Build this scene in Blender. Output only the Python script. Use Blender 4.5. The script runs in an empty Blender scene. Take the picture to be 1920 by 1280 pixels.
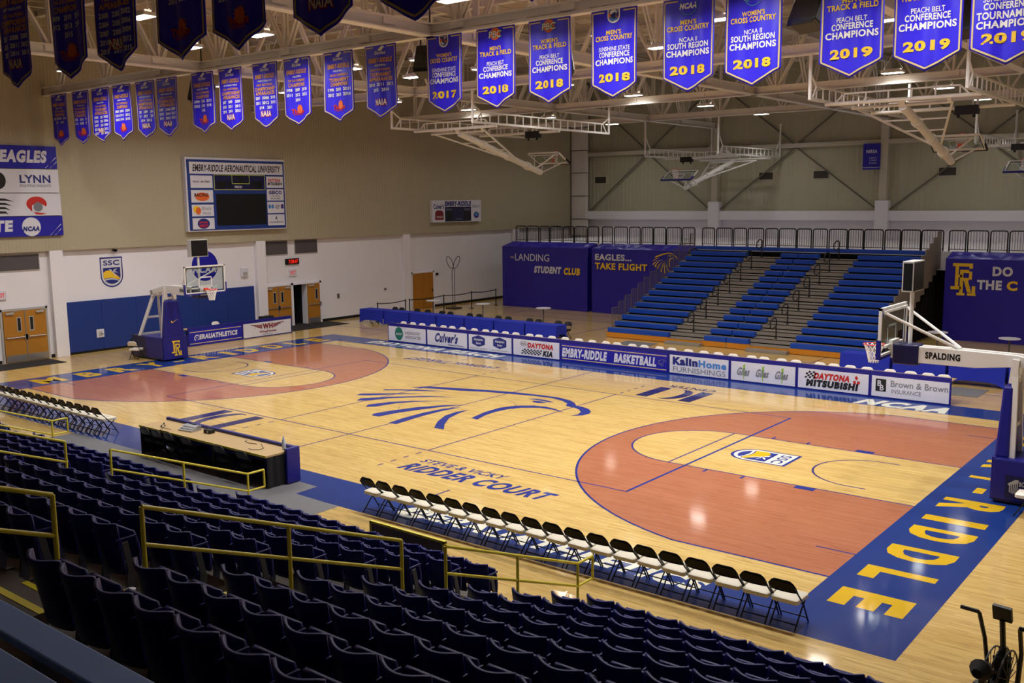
import bpy, bmesh, math, random
from mathutils import Vector, Matrix
random.seed(7)
SC = bpy.context.scene
COL = SC.collection
PI = math.pi
V = Vector

# ------------------------------------------------------------------ camera, world, exposure
cam_d = bpy.data.cameras.new('camera')
cam = bpy.data.objects.new('camera', cam_d)
COL.objects.link(cam)
_y, _p, _r = -0.6749, -0.1441, -0.0101
_f = V((math.sin(_y) * math.cos(_p), math.cos(_y) * math.cos(_p), math.sin(_p)))
_rt = V((math.cos(_y), -math.sin(_y), 0))
_up = _rt.cross(_f)
_R = math.cos(_r) * _rt + math.sin(_r) * _up
_U = -math.sin(_r) * _rt + math.cos(_r) * _up
_m = Matrix((_R, _U, -_f)).transposed().to_4x4()
_m.translation = V((19.984, -22.198, 6.3625))
cam.matrix_world = _m
cam_d.sensor_width = 36
cam_d.lens = 1820.87 / 1920 * 36
cam_d.clip_start = 0.05
cam_d.clip_end = 300
SC.camera = cam
CAM_INV = _m.inverted()

world = bpy.data.worlds.new('hall_dim')
SC.world = world
world.use_nodes = True
world.node_tree.nodes['Background'].inputs[0].default_value = (0.9, 0.93, 1, 1)
world.node_tree.nodes['Background'].inputs[1].default_value = 0.01

SC.view_settings.view_transform = 'Standard'
SC.view_settings.look = 'None'
SC.view_settings.exposure = -0.28
SC.view_settings.gamma = 1.0
SC.view_settings.use_curve_mapping = False
try:
    SC.cycles.max_bounces = 8
    SC.cycles.diffuse_bounces = 4
    SC.cycles.glossy_bounces = 4
    SC.cycles.transparent_max_bounces = 12
    SC.cycles.sample_clamp_indirect = 6
    SC.cycles.use_light_tree = True
except Exception:
    pass

LAMP_W = 150.0      # watts of each court high-bay
LAMP_FAR_W = 68.0  # watts of the high-bays over the far side
LAMP_COL = (1.0, 0.97, 0.95)


# ------------------------------------------------------------------ materials
def lin(c):
    return tuple(((v / 255) / 12.92 if v / 255 <= 0.04045 else ((v / 255 + 0.055) / 1.055) ** 2.4) for v in c)


MATS = {}


def mk(name, rgb, rough=0.5, metal=0.0, coat=0.0, var=0.06, scale=6.0, emit=0.0, spec=0.5, bump=0.0, alpha=1.0):
    """a principled material whose colour wanders a little with object-space noise"""
    m = bpy.data.materials.new(name)
    m.use_nodes = True
    nt = m.node_tree
    b = nt.nodes['Principled BSDF']
    c = lin(rgb)
    b.inputs['Roughness'].default_value = rough
    b.inputs['Metallic'].default_value = metal
    b.inputs['Coat Weight'].default_value = coat
    b.inputs['Coat Roughness'].default_value = 0.08
    b.inputs['Specular IOR Level'].default_value = spec
    b.inputs['Alpha'].default_value = alpha
    tc = nt.nodes.new('ShaderNodeTexCoord')
    no = nt.nodes.new('ShaderNodeTexNoise')
    no.inputs['Scale'].default_value = scale
    no.inputs['Detail'].default_value = 3
    mx = nt.nodes.new('ShaderNodeMix')
    mx.data_type = 'RGBA'
    mx.inputs[6].default_value = (*[v * (1 - var) for v in c], 1)
    mx.inputs[7].default_value = (*[min(1, v * (1 + var)) for v in c], 1)
    nt.links.new(tc.outputs['Object'], no.inputs['Vector'])
    nt.links.new(no.outputs['Fac'], mx.inputs[0])
    nt.links.new(mx.outputs[2], b.inputs['Base Color'])
    if emit:
        b.inputs['Emission Color'].default_value = (*c, 1)
        b.inputs['Emission Strength'].default_value = emit
    if bump:
        bp = nt.nodes.new('ShaderNodeBump')
        bp.inputs['Strength'].default_value = bump
        nt.links.new(no.outputs['Fac'], bp.inputs['Height'])
        nt.links.new(bp.outputs[0], b.inputs['Normal'])
    MATS[name] = m
    return m


def wood_floor(name, c1, c2, dark, rough=0.3, coat=0.75):
    m = bpy.data.materials.new(name)
    m.use_nodes = True
    nt = m.node_tree
    L = nt.links
    b = nt.nodes['Principled BSDF']
    tc = nt.nodes.new('ShaderNodeTexCoord')
    br = nt.nodes.new('ShaderNodeTexBrick')
    br.inputs['Scale'].default_value = 1.0
    br.inputs['Brick Width'].default_value = 1.3
    br.inputs['Row Height'].default_value = 0.062
    br.inputs['Mortar Size'].default_value = 0.0012
    br.inputs['Mortar Smooth'].default_value = 0.3
    br.offset = 0.37
    br.inputs['Color1'].default_value = (0, 0, 0, 1)
    br.inputs['Color2'].default_value = (1, 1, 1, 1)
    br.inputs['Mortar'].default_value = (0.3, 0.3, 0.3, 1)
    L.new(tc.outputs['Object'], br.inputs['Vector'])
    mp = nt.nodes.new('ShaderNodeMapping')
    mp.inputs['Scale'].default_value = (1.3, 24, 1)
    L.new(tc.outputs['Object'], mp.inputs['Vector'])
    no = nt.nodes.new('ShaderNodeTexNoise')
    no.inputs['Scale'].default_value = 1.4
    no.inputs['Detail'].default_value = 5
    no.inputs['Roughness'].default_value = 0.6
    L.new(mp.outputs[0], no.inputs['Vector'])
    mx = nt.nodes.new('ShaderNodeMix')
    mx.data_type = 'RGBA'
    mx.inputs[6].default_value = (*lin(c1), 1)
    mx.inputs[7].default_value = (*lin(c2), 1)
    L.new(br.outputs['Color'], mx.inputs[0])
    rp = nt.nodes.new('ShaderNodeValToRGB')
    rp.color_ramp.elements[0].position = 0.52
    rp.color_ramp.elements[1].position = 0.72
    rp.color_ramp.elements[0].color = (0, 0, 0, 1)
    rp.color_ramp.elements[1].color = (0.75, 0.75, 0.75, 1)
    L.new(no.outputs['Fac'], rp.inputs[0])
    m2 = nt.nodes.new('ShaderNodeMix')
    m2.data_type = 'RGBA'
    m2.inputs[7].default_value = (*lin(dark), 1)
    L.new(rp.outputs[0], m2.inputs[0])
    L.new(mx.outputs[2], m2.inputs[6])
    L.new(m2.outputs[2], b.inputs['Base Color'])
    b.inputs['Roughness'].default_value = rough
    b.inputs['Coat Weight'].default_value = coat
    b.inputs['Coat Roughness'].default_value = 0.08
    b.inputs['Specular IOR Level'].default_value = 0.08
    # long soft waviness of the varnish
    n2 = nt.nodes.new('ShaderNodeTexNoise')
    n2.inputs['Scale'].default_value = 2.5
    n2.inputs['Detail'].default_value = 1
    L.new(tc.outputs['Object'], n2.inputs['Vector'])
    bu = nt.nodes.new('ShaderNodeBump')
    bu.inputs['Strength'].default_value = 0.02
    bu.inputs['Distance'].default_value = 0.05
    L.new(n2.outputs['Fac'], bu.inputs['Height'])
    L.new(bu.outputs[0], b.inputs['Coat Normal'])
    MATS[name] = m
    return m


def ribbed(name, rgb, axis, pitch=0.2, rough=0.55, depth=0.6):
    """painted metal cladding with vertical ribs (bump)"""
    m = mk(name, rgb, rough, var=0.04, scale=0.6)
    nt = m.node_tree
    L = nt.links
    b = nt.nodes['Principled BSDF']
    tc = nt.nodes.new('ShaderNodeTexCoord')
    sp = nt.nodes.new('ShaderNodeSeparateXYZ')
    L.new(tc.outputs['Object'], sp.inputs[0])
    a = nt.nodes.new('ShaderNodeMath')
    a.operation = 'MULTIPLY'
    a.inputs[1].default_value = 2 * PI / pitch
    L.new(sp.outputs[axis], a.inputs[0])
    s = nt.nodes.new('ShaderNodeMath')
    s.operation = 'SINE'
    L.new(a.outputs[0], s.inputs[0])
    p = nt.nodes.new('ShaderNodeMath')
    p.operation = 'GREATER_THAN'
    p.inputs[1].default_value = 0.55
    L.new(s.outputs[0], p.inputs[0])
    bu = nt.nodes.new('ShaderNodeBump')
    bu.inputs['Strength'].default_value = depth
    bu.inputs['Distance'].default_value = 0.03
    L.new(s.outputs[0], bu.inputs['Height'])
    L.new(bu.outputs[0], b.inputs['Normal'])
    return m


def glass_mat(name, tint=(0.9, 0.95, 0.95), mixf=0.12):
    m = bpy.data.materials.new(name)
    m.use_nodes = True
    nt = m.node_tree
    nt.nodes.remove(nt.nodes['Principled BSDF'])
    t = nt.nodes.new('ShaderNodeBsdfTransparent')
    t.inputs[0].default_value = (*tint, 1)
    g = nt.nodes.new('ShaderNodeBsdfGlossy')
    g.inputs['Roughness'].default_value = 0.03
    mx = nt.nodes.new('ShaderNodeMixShader')
    mx.inputs[0].default_value = 0.07
    nt.links.new(t.outputs[0], mx.inputs[1])
    nt.links.new(g.outputs[0], mx.inputs[2])
    nt.links.new(mx.outputs[0], nt.nodes['Material Output'].inputs[0])
    MATS[name] = m
    return m


wood_floor('maple', (222, 191, 120), (202, 168, 98), (132, 94, 46))
wood_floor('stain', (182, 118, 86), (170, 104, 74), (124, 66, 44))
PC = dict(rough=0.5, coat=0.75, var=0.05, scale=1.5, spec=0.05)
mk('paint_blue', (24, 54, 126), **PC)
mk('paint_yellow', (214, 174, 26), **PC)
mk('paint_white', (222, 222, 205), **PC)
mk('paint_navy', (36, 50, 132), **PC)
mk('line_dark', (62, 58, 126), **PC)
mk('paint_ink', (34, 34, 92), **PC)
mk('line_grey', (90, 90, 110), **PC)
mk('wall_white', (234, 232, 238), 0.6, var=0.03, scale=0.8)
ribbed('wall_tan_x', (174, 166, 140), 1, 0.15, depth=0.16)
ribbed('wall_tan_y', (178, 175, 150), 0, 0.3, depth=0.3)
mk('roof_deck', (206, 186, 166), 0.8, var=0.12, scale=0.8)
mk('steel_white', (232, 227, 220), 0.5, var=0.06, scale=1.0)
mk('steel_tan', (196, 190, 170), 0.55, var=0.06)
mk('rod_grey', (108, 102, 88), 0.55)
mk('hoop_white', (226, 224, 220), 0.35, var=0.03)
mk('concrete', (92, 86, 80), 0.85, var=0.2, scale=3)
mk('mezz', (120, 116, 112), 0.7)
mk('black', (14, 14, 15), 0.45)
mk('black_gloss', (7, 7, 8), 0.25, spec=0.12)
mk('black_soft', (20, 19, 22), 0.85)
mk('recess_shade_brown', (44, 30, 20), 0.7)
mk('mat_blue', (22, 52, 128), 0.5, var=0.03)
mk('vinyl_blue', (36, 26, 156), 0.38, var=0.08, scale=1.2, bump=0.05)
mk('pad_blue', (24, 26, 128), 0.38, var=0.05)
mk('cloth_blue', (20, 42, 178), 0.8, var=0.08, scale=3)
mk('banner_blue', (50, 34, 226), 0.42, var=0.10, scale=2)
mk('banner_white', (236, 232, 226), 0.6)
mk('banner_yellow', (240, 196, 40), 0.6)
mk('banner_gold', (214, 150, 76), 0.6)
mk('banner_trim', (214, 190, 130), 0.6)
mk('logo_red', (190, 34, 26), 0.6)
mk('logo_orange', (226, 104, 40), 0.6)
mk('logo_green', (20, 110, 92), 0.6)
mk('logo_lime', (140, 190, 40), 0.6)
mk('logo_grey', (120, 122, 130), 0.6)
mk('logo_sky', (70, 130, 200), 0.6)
mk('logo_maroon', (120, 26, 34), 0.6)
mk('logo_black', (18, 18, 22), 0.6)
mk('logo_navy', (30, 40, 120), 0.6)
mk('logo_purple', (70, 40, 130), 0.6)
mk('board_white', (216, 216, 226), 0.35, var=0.02)
mk('board_blue', (28, 26, 160), 0.4)
mk('table_tan', (198, 168, 118), 0.45, var=0.06, scale=2)
mk('chair_white', (236, 230, 218), 0.45, var=0.02)
mk('chair_cream', (226, 220, 200), 0.5, var=0.03)
mk('bench_blue', (14, 72, 178), 0.42, var=0.08, scale=5)
mk('tread_grey', (142, 134, 124), 0.6, var=0.1, scale=3)
mk('skirt_orange', (206, 132, 28), 0.5, var=0.08)
mk('seat_navy', (19, 24, 104), 0.4, var=0.06, scale=4, spec=0.3)
mk('seat_leg', (70, 74, 92), 0.5)
mk('rail_yellow', (228, 214, 60), 0.35, var=0.06)
mk('door_wood', (176, 118, 34), 0.4, var=0.14, scale=3)
mk('door_metal', (150, 148, 146), 0.35, metal=0.6)
mk('steel_plain', (170, 170, 172), 0.3, metal=0.8)
mk('frame_grey', (176, 174, 170), 0.45)
mk('vent_grey', (92, 86, 88), 0.6)
mk('vent_dark', (54, 50, 40), 0.6)
mk('mat_black', (28, 26, 28), 0.9, var=0.15, scale=30)
mk('mat_grey', (112, 112, 116), 0.8, var=0.08)
mk('rim_red', (222, 58, 24), 0.4)
mk('net_white', (236, 236, 236), 0.7)
mk('screen', (22, 22, 24), 0.3)
mk('panel_navy', (16, 18, 70), 0.4)
mk('outline_lime', (180, 190, 90), 0.5)
mk('led_red', (255, 40, 20), 0.5, emit=0.7)
mk('exit_red', (226, 60, 44), 0.5, emit=0.3)
mk('lens', (255, 244, 226), 0.5, emit=14.0)
mk('bench_grey', (118, 158, 226), 0.45, var=0.05)
mk('silver', (170, 172, 178), 0.3, metal=0.5)
mk('bottle', (196, 212, 232), 0.15)
mk('cup', (226, 226, 200), 0.5)
mk('guard_panel', (90, 82, 66), 0.5)
mk('sprint_grey', (120, 118, 116), 0.6)
mk('roof_fill_glow', (255, 240, 220), 0.5, emit=6.0)
mk('wall_dark', (58, 54, 50), 0.8)
glass_mat('glass')
mk('seat_trim', (20, 22, 90), 0.4)


# ------------------------------------------------------------------ mesh builder
class MB:
    def __init__(s):
        s.v, s.f, s.m = [], [], []

    def add(s, vs, fs, m=0):
        o = len(s.v)
        s.v += [tuple(p) for p in vs]
        s.f += [[i + o for i in f] for f in fs]
        s.m += [m] * len(fs)
        return s

    def box(s, c, d, m=0, rot=None):
        x, y, z = d[0] / 2, d[1] / 2, d[2] / 2
        vs = [V((a, b, e)) for a in (-x, x) for b in (-y, y) for e in (-z, z)]
        if rot is not None:
            vs = [rot @ p for p in vs]
        c = V(c)
        return s.add([c + p for p in vs], [(0, 1, 3, 2), (4, 6, 7, 5), (0, 4, 5, 1), (2, 3, 7, 6), (0, 2, 6, 4), (1, 5, 7, 3)], m)

    def bb(s, lo, hi, m=0):
        return s.box([(a + b) / 2 for a, b in zip(lo, hi)], [b - a for a, b in zip(lo, hi)], m)

    def bar(s, p, q, w, h=None, m=0):
        p, q = V(p), V(q)
        h = h or w
        d = (q - p)
        L = d.length
        d.normalize()
        a = V((0, 0, 1)) if abs(d.z) < 0.95 else V((1, 0, 0))
        x = d.cross(a).normalized()
        y = x.cross(d).normalized()
        vs = []
        for t in (p, q):
            for i, j in ((-1, -1), (1, -1), (1, 1), (-1, 1)):
                vs.append(t + x * i * w / 2 + y * j * h / 2)
        return s.add(vs, [(3, 2, 1, 0), (4, 5, 6, 7), (0, 1, 5, 4), (1, 2, 6, 5), (2, 3, 7, 6), (3, 0, 4, 7)], m)

    def tube(s, pts, r, n=8, m=0, closed=False):
        pts = [V(p) for p in pts]
        N = len(pts)
        rs = r if isinstance(r, (list, tuple)) else [r] * N
        rings = []
        x = None
        for i, p in enumerate(pts):
            a = pts[i - 1] if (i or closed) else p
            b = pts[(i + 1) % N] if (i < N - 1 or closed) else p
            t = (b - a).normalized()
            if x is None:
                ref = V((0, 0, 1)) if abs(t.z) < 0.9 else V((1, 0, 0))
                x = t.cross(ref).normalized()
            else:
                x = (x - t * x.dot(t)).normalized()
            y = t.cross(x)
            rings.append([p + (x * math.cos(2 * PI * k / n) + y * math.sin(2 * PI * k / n)) * rs[i] for k in range(n)])
        vs = [p for q in rings for p in q]
        fs = []
        for i in range(N if closed else N - 1):
            j = (i + 1) % N
            for k in range(n):
                l = (k + 1) % n
                fs.append((i * n + k, i * n + l, j * n + l, j * n + k))
        if not closed:
            fs.append(tuple(reversed(range(n))))
            fs.append(tuple((N - 1) * n + k for k in range(n)))
        return s.add(vs, fs, m)

    def cyl(s, p, q, r, n=16, m=0, r2=None):
        return s.tube([p, q], [r, r if r2 is None else r2], n, m)

    def poly(s, pts, m=0):
        return s.add(pts, [tuple(range(len(pts)))], m)

    def prism(s, pts, d, m=0):
        """flat outline pushed along the vector d"""
        d = V(d)
        n = len(pts)
        vs = [V(p) for p in pts] + [V(p) + d for p in pts]
        fs = [tuple(reversed(range(n))), tuple(range(n, 2 * n))]
        fs += [(i, (i + 1) % n, n + (i + 1) % n, n + i) for i in range(n)]
        return s.add(vs, fs, m)

    def disc(s, c, ux, uy, rx, ry, m=0, n=32):
        c, ux, uy = V(c), V(ux), V(uy)
        return s.poly([c + ux * rx * math.cos(2 * PI * k / n) + uy * ry * math.sin(2 * PI * k / n) for k in range(n)], m)

    def sheet(s, f, nu, nv, m=0):
        vs = [f(i / nu, j / nv) for j in range(nv + 1) for i in range(nu + 1)]
        w = nu + 1
        return s.add(vs, [(j * w + i, j * w + i + 1, (j + 1) * w + i + 1, (j + 1) * w + i) for j in range(nv) for i in range(nu)], m)

    def build_pieces(s, name, mats, parent, names=None):
        """one child per far-apart cluster of loose faces"""
        n = len(s.v)
        up = list(range(n))

        def fd(a):
            while up[a] != a:
                up[a] = up[up[a]]
                a = up[a]
            return a
        for f in s.f:
            for b in f[1:]:
                up[fd(b)] = fd(f[0])
        box = {}
        for i, p in enumerate(s.v):
            r = fd(i)
            lo, hi = box.setdefault(r, ([9e9] * 3, [-9e9] * 3))
            for k in range(3):
                lo[k], hi[k] = min(lo[k], p[k]), max(hi[k], p[k])
        rs = list(box)
        g = {r: r for r in rs}

        def fg(a):
            while g[a] != a:
                a = g[a]
            return a
        sz = {r: max(h - l for l, h in zip(*box[r])) for r in rs}
        for i, a in enumerate(rs):
            for b in rs[:i]:
                gap = sum(max(0, box[a][0][k] - box[b][1][k], box[b][0][k] - box[a][1][k]) ** 2 for k in range(3)) ** .5
                if gap <= max(.019, .48 * max(sz[a], sz[b])):
                    g[fg(a)] = fg(b)
        cl = {}
        for f, m in zip(s.f, s.m):
            c = cl.setdefault(fg(fd(f[0])), (MB(), {}))
            for v in f:
                if v not in c[1]:
                    c[1][v] = len(c[0].v)
                    c[0].v.append(s.v[v])
            c[0].f.append([c[1][v] for v in f])
            c[0].m.append(m)
        return [q.build(name, mats, parent) for q, _ in cl.values()]

    def build(s, name, mats, parent=None, smooth=False, label=None, bevel=0, solid=0, sub=0):
        me = bpy.data.meshes.new(name)
        me.from_pydata(s.v, [], s.f)
        for mm in (mats if isinstance(mats, (list, tuple)) else [mats]):
            me.materials.append(MATS[mm])
        me.polygons.foreach_set('material_index', s.m)
        if smooth:
            me.polygons.foreach_set('use_smooth', [True] * len(me.polygons))
            try:
                me.set_sharp_from_angle(angle=0.7)
            except Exception:
                pass
        me.update()
        o = bpy.data.objects.new(name, me)
        COL.objects.link(o)
        if parent is not None:
            o.parent = parent
        if label:
            o['label'] = label
        if solid:
            md = o.modifiers.new('thickness', 'SOLIDIFY')
            md.thickness = solid
            md.offset = 0
        if bevel:
            md = o.modifiers.new('soft_edges', 'BEVEL')
            md.width = bevel
            md.segments = 2
            md.limit_method = 'ANGLE'
        if sub:
            md = o.modifiers.new('smooth', 'SUBSURF')
            md.levels = md.render_levels = sub
        return o


def tag(o, label, cat, group=None):
    o['label'] = label
    o['category'] = cat
    if group:
        o['group'] = group
    return o


def thing(name, label, cat, loc=(0, 0, 0), rz=0.0, group=None):
    o = bpy.data.objects.new(name, None)
    COL.objects.link(o)
    o.empty_display_size = 0.2
    o.location = loc
    o.rotation_euler = (0, 0, rz)
    return tag(o, label, cat, group)


def struct(o):
    o['kind'] = 'structure'
    return o


def dup(root, loc, rz=0.0, label=None):
    r = root.copy()
    COL.objects.link(r)
    r.location = loc
    r.rotation_euler = (0, 0, rz)
    if label:
        r['label'] = label
    for ch in KIDS.setdefault(root.name, list(root.children)):
        c = ch.copy()
        COL.objects.link(c)
        c.parent = r
        for g in KIDS.setdefault(ch.name, list(ch.children)):
            d = g.copy()
            COL.objects.link(d)
            d.parent = c
    return r


KIDS = {}
ORD = ('first second third fourth fifth sixth seventh eighth ninth tenth eleventh twelfth thirteenth fourteenth fifteenth sixteenth '
       'seventeenth eighteenth nineteenth twentieth').split() + ['twenty-' + w for w in 'first second third fourth fifth sixth seventh eighth ninth'.split()] + \
      ['thirtieth'] + ['thirty-' + w for w in 'first second third fourth fifth sixth seventh eighth ninth'.split()] + ['fortieth', 'forty-first', 'forty-second', 'forty-third']

_TX = {}


def glyphs(s, bold):
    k = (s, bold)
    if k not in _TX:
        cu = bpy.data.curves.new('lettering', 'FONT')
        cu.body = s
        cu.size = 1.0
        cu.offset = bold
        cu.resolution_u = 3
        cu.space_character = 1.0 + 2.9 * max(0, bold - .005)
        o = bpy.data.objects.new('lettering', cu)
        me = bpy.data.meshes.new_from_object(o)
        vs = [(v.co.x, v.co.y) for v in me.vertices]
        fs = [tuple(p.vertices) for p in me.polygons]
        bpy.data.objects.remove(o)
        bpy.data.curves.remove(cu)
        bpy.data.meshes.remove(me)
        _TX[k] = (vs, fs)
    return _TX[k]


def T(mb, s, c, ux, uy, w, h, m=0, it=0.0, bold=0.02, warp=None):
    """text fitted to w x h, centred on c, along ux / uy"""
    vs, fs = glyphs(s, bold)
    if not vs:
        return
    c, ux, uy = V(c), V(ux), V(uy)
    x0, x1 = min(p[0] for p in vs), max(p[0] for p in vs)
    y0, y1 = min(p[1] for p in vs), max(p[1] for p in vs)
    out = []
    for x, y in vs:
        b = ((y - y0) / (y1 - y0) - 0.5) * h
        a = ((x - x0) / (x1 - x0) - 0.5) * w + it * b
        p = c + ux * a + uy * b
        out.append(warp(p) if warp else p)
    mb.add(out, fs, m)


def arc(cx, cy, r, a0, a1, n=24):
    return [(cx + r * math.cos(a0 + (a1 - a0) * k / n), cy + r * math.sin(a0 + (a1 - a0) * k / n)) for k in range(n + 1)]


def in_frame(p, mx=60, my=60):
    q = CAM_INV @ V(p)
    if q.z > -0.2:
        return False
    x = 960 - 1820.87 * q.x / q.z
    y = 640 + 1820.87 * q.y / q.z
    return -mx < x < 1920 + mx and -my < y < 1280 + my

# ------------------------------------------------------------------ floor and court paint
FX0, FX1, FY0, FY1 = -20.5, 27.0, -30.0, 35.75
floor = struct(MB().poly([(FX0, FY0, 0), (FX1, FY0, 0), (FX1, FY1, 0), (FX0, FY1, 0)]).build('floor', 'maple'))


def paint(name, mats, z, polys=(), strips=(), label=None):
    """flat paint on the floor: polys = (points, material), strips = (points, width, material)"""
    mb = MB()
    for pts, m in polys:
        mb.poly([(x, y, z) for x, y in pts], m)
    for pts, w, m in strips:
        for i in range(len(pts) - 1):
            a, b = V((*pts[i], z)), V((*pts[i + 1], z))
            d = (b - a).normalized()
            n = V((-d.y, d.x, 0)) * w / 2
            a, b = a - d * w * 0.25, b + d * w * 0.25
            mb.poly([a - n, b - n, b + n, a + n], m)
    return mb, z


BX, BY, OX, OY = 14.325, 7.62, 16.18, 9.02
mb = MB()
for q in ([(-OX, -OY), (OX, -OY), (OX, -BY), (-OX, -BY)], [(-OX, BY), (OX, BY), (OX, OY), (-OX, OY)],
          [(-OX, -BY), (-BX, -BY), (-BX, BY), (-OX, BY)], [(BX, -BY), (OX, -BY), (OX, BY), (BX, BY)]):
    mb.poly([(x, y, 0.0012) for x, y in q])
mb.build('border_band', 'paint_blue', floor, label='royal blue painted band around the court')


def mir(pts):
    return [(-x, -y) for x, y in pts]


a3 = math.asin(6.6 / 6.75)
three = [(BX, -6.6)] + arc(12.75, 0, 6.75, PI + a3, PI - a3, 48) + [(BX, 6.6)]
lane = [(BX, -1.83), (8.53, -1.83)] + arc(8.53, 0, 1.83, 1.5 * PI, 0.5 * PI, 24)[1:-1] + [(8.53, 1.83), (BX, 1.83)]
for f in (lambda p: p, mir):
    MB().poly([(x, y, 0.0006) for x, y in f(three)]).build('three_point_area', 'stain', floor, label='reddish stained area inside the three-point line')
    MB().poly([(x, y, 0.0011) for x, y in f(lane)]).build('free_throw_lane', 'maple', floor, label='pale maple free throw lane')
st = []
for f in (lambda p: p, mir):
    st += [(f(three), 0.055, 0), (f(lane), 0.05, 1), (f([(8.53, -1.83), (8.53, 1.83)]), 0.05, 1),
           (f([(13.1, -1.22)] + arc(12.75, 0, 1.22, -PI / 2, -1.5 * PI, 24) + [(13.1, 1.22)]), 0.05, 1)]
    for s in (-1, 1):
        st.append((f([(11.85, s * 1.95), (12.2, s * 1.95)]), 0.2, 0))
        for xx in (9.6, 10.55):
            st.append((f([(xx, s * 1.85), (xx, s * 2.06)]), 0.06, 0))
        st.append((f([(13.6, s * 5.3), (14.32, s * 5.3)]), 0.05, 1))
    for k in range(4):
        st.append((f([(3.0, 4.75 + k * 0.45), (3.0, 4.93 + k * 0.45)]), 0.05, 1))
        st.append((f([(-3.0, 4.75 + k * 0.45), (-3.0, 4.93 + k * 0.45)]), 0.05, 1))
    st.append((f([(-5.8, 7.62), (-5.8, 6.75)]), 0.05, 1))
st += [([(9, -4.5), (-9, -4.5), (-9, 4.5), (9, 4.5)], 0.05, 1), ([(3, -4.5), (3, 4.5)], 0.05, 1), ([(-3, -4.5), (-3, 4.5)], 0.05, 1),
       ([(0, -7.62), (0, 7.62)], 0.05, 1), ([(9.0, -4.5), (9.0, 4.5)], 0.07, 0), (arc(0, 0, 1.83, 0, 2 * PI, 48), 0.012, 2)]
# faint lines of the cross courts beyond the tables
for yy in (11.4, 13.6):
    st.append(([(-20, yy), (26, yy)], 0.05, 1))
for xx in (-14.5, -6.5, 5.8, 14.5):
    st.append(([(xx, 9.6), (xx, 23)], 0.05, 1))
st += [(arc(-4.6, 12.6, 1.8, -PI / 2, PI / 2, 20), 0.05, 0), ([(-17, 22.3), (-4, 22.3)], 0.05, 1), ([(-14, 20.3), (-6, 20.3)], 0.05, 0)]
mb, _ = paint('court_lines', None, 0.0018, strips=st)
mb.build('court_lines', ['paint_navy', 'line_dark', 'line_grey'], floor, label='blue and dark court lines')

EAGLE = {
    'head': [(-3.44, 1.41), (-3.03, 1.89), (-1.89, 2.27), (-1.04, 2.56), (0.01, 2.82), (1.01, 2.95), (1.74, 2.98), (2.34, 2.81), (2.67, 2.58), (2.95, 2.26), (3.22, 2.23), (3.54, 2.09), (3.81, 1.81), (3.93, 1.56), (3.9, 1.24), (3.62, 0.94), (3.71, 1.25), (3.59, 1.59), (3.35, 1.84), (3.09, 1.98), (2.91, 2.01), (2.71, 2.04), (2.54, 2.37), (2.15, 2.62), (1.67, 2.76), (0.95, 2.71), (0.27, 2.55), (-0.8, 2.29), (-1.61, 1.96), (-2.56, 1.7), (-3.15, 1.48)],
    'brow': [(1.04, 2.23), (1.29, 2.39), (1.68, 2.39), (2.1, 2.29), (1.93, 2.19), (1.56, 2.23)],
    'eye': [(1.4, 2.02), (1.53, 2.15), (1.96, 2.11), (1.77, 1.88), (1.55, 1.89)],
    'jaw': [(1.43, -0.98), (1.23, -0.12), (1.2, 0.62), (1.41, 1.15), (1.87, 1.5), (2.29, 1.58), (2.72, 1.49), (3.21, 1.25), (2.73, 1.35), (2.22, 1.35), (1.76, 1.02), (1.54, 0.57), (1.48, 0.05), (1.54, -0.49), (1.72, -1.05)],
    'f1': [(-3.82, 0.46), (-3.89, 0.65), (-2.92, 1.24), (-1.85, 1.61), (-2.77, 1.08), (-3.53, 0.67)],
    'f2': [(-3.93, -0.66), (-4.0, -0.36), (-3.25, 0.21), (-2.14, 0.99), (-3.1, 0.07), (-3.53, -0.43)],
    'f3': [(-3.25, -1.25), (-3.42, -0.92), (-2.83, -0.2), (-1.86, 0.69), (-0.89, 1.06), (-1.75, 0.58), (-2.65, -0.37), (-2.93, -0.99)],
    'f4': [(-2.29, -1.75), (-2.49, -1.47), (-2.23, -0.77), (-1.65, -0.15), (-0.76, 0.47), (-1.55, -0.25), (-1.91, -0.8), (-2.06, -1.53)],
    'f5': [(-1.22, -2.5), (-1.37, -2.27), (-1.26, -1.72), (-0.96, -0.86), (-0.49, -0.14), (0.02, 0.3), (-0.33, -0.32), (-0.66, -1.17), (-0.86, -1.83), (-0.94, -2.48)],
    'f6': [(-0.1, -2.89), (-0.2, -2.21), (-0.23, -1.32), (-0.13, -0.54), (0.19, -0.02), (0.07, -0.75), (0.07, -1.63), (0.2, -2.88)],
    'f7': [(1.41, -2.57), (0.94, -1.92), (0.58, -1.19), (0.51, -0.63), (0.63, -0.16), (0.72, -0.75), (0.92, -1.39), (1.34, -2.05), (1.77, -2.55)],
}


def eagle(mb, c, ux, uy, k, m=0):
    c, ux, uy = V(c), V(ux), V(uy)
    for q in EAGLE.values():
        mb.poly([c + ux * x * k + uy * y * k for x, y in q], m)


XA, YA, ZA = V((1, 0, 0)), V((0, 1, 0)), V((0, 0, 1))
mb = MB()
eagle(mb, (0, 0, 0.0024), XA, YA, 1.0)
mb.build('eagle_emblem', 'paint_navy', floor, label='large blue eagle head painted at centre court')

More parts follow.
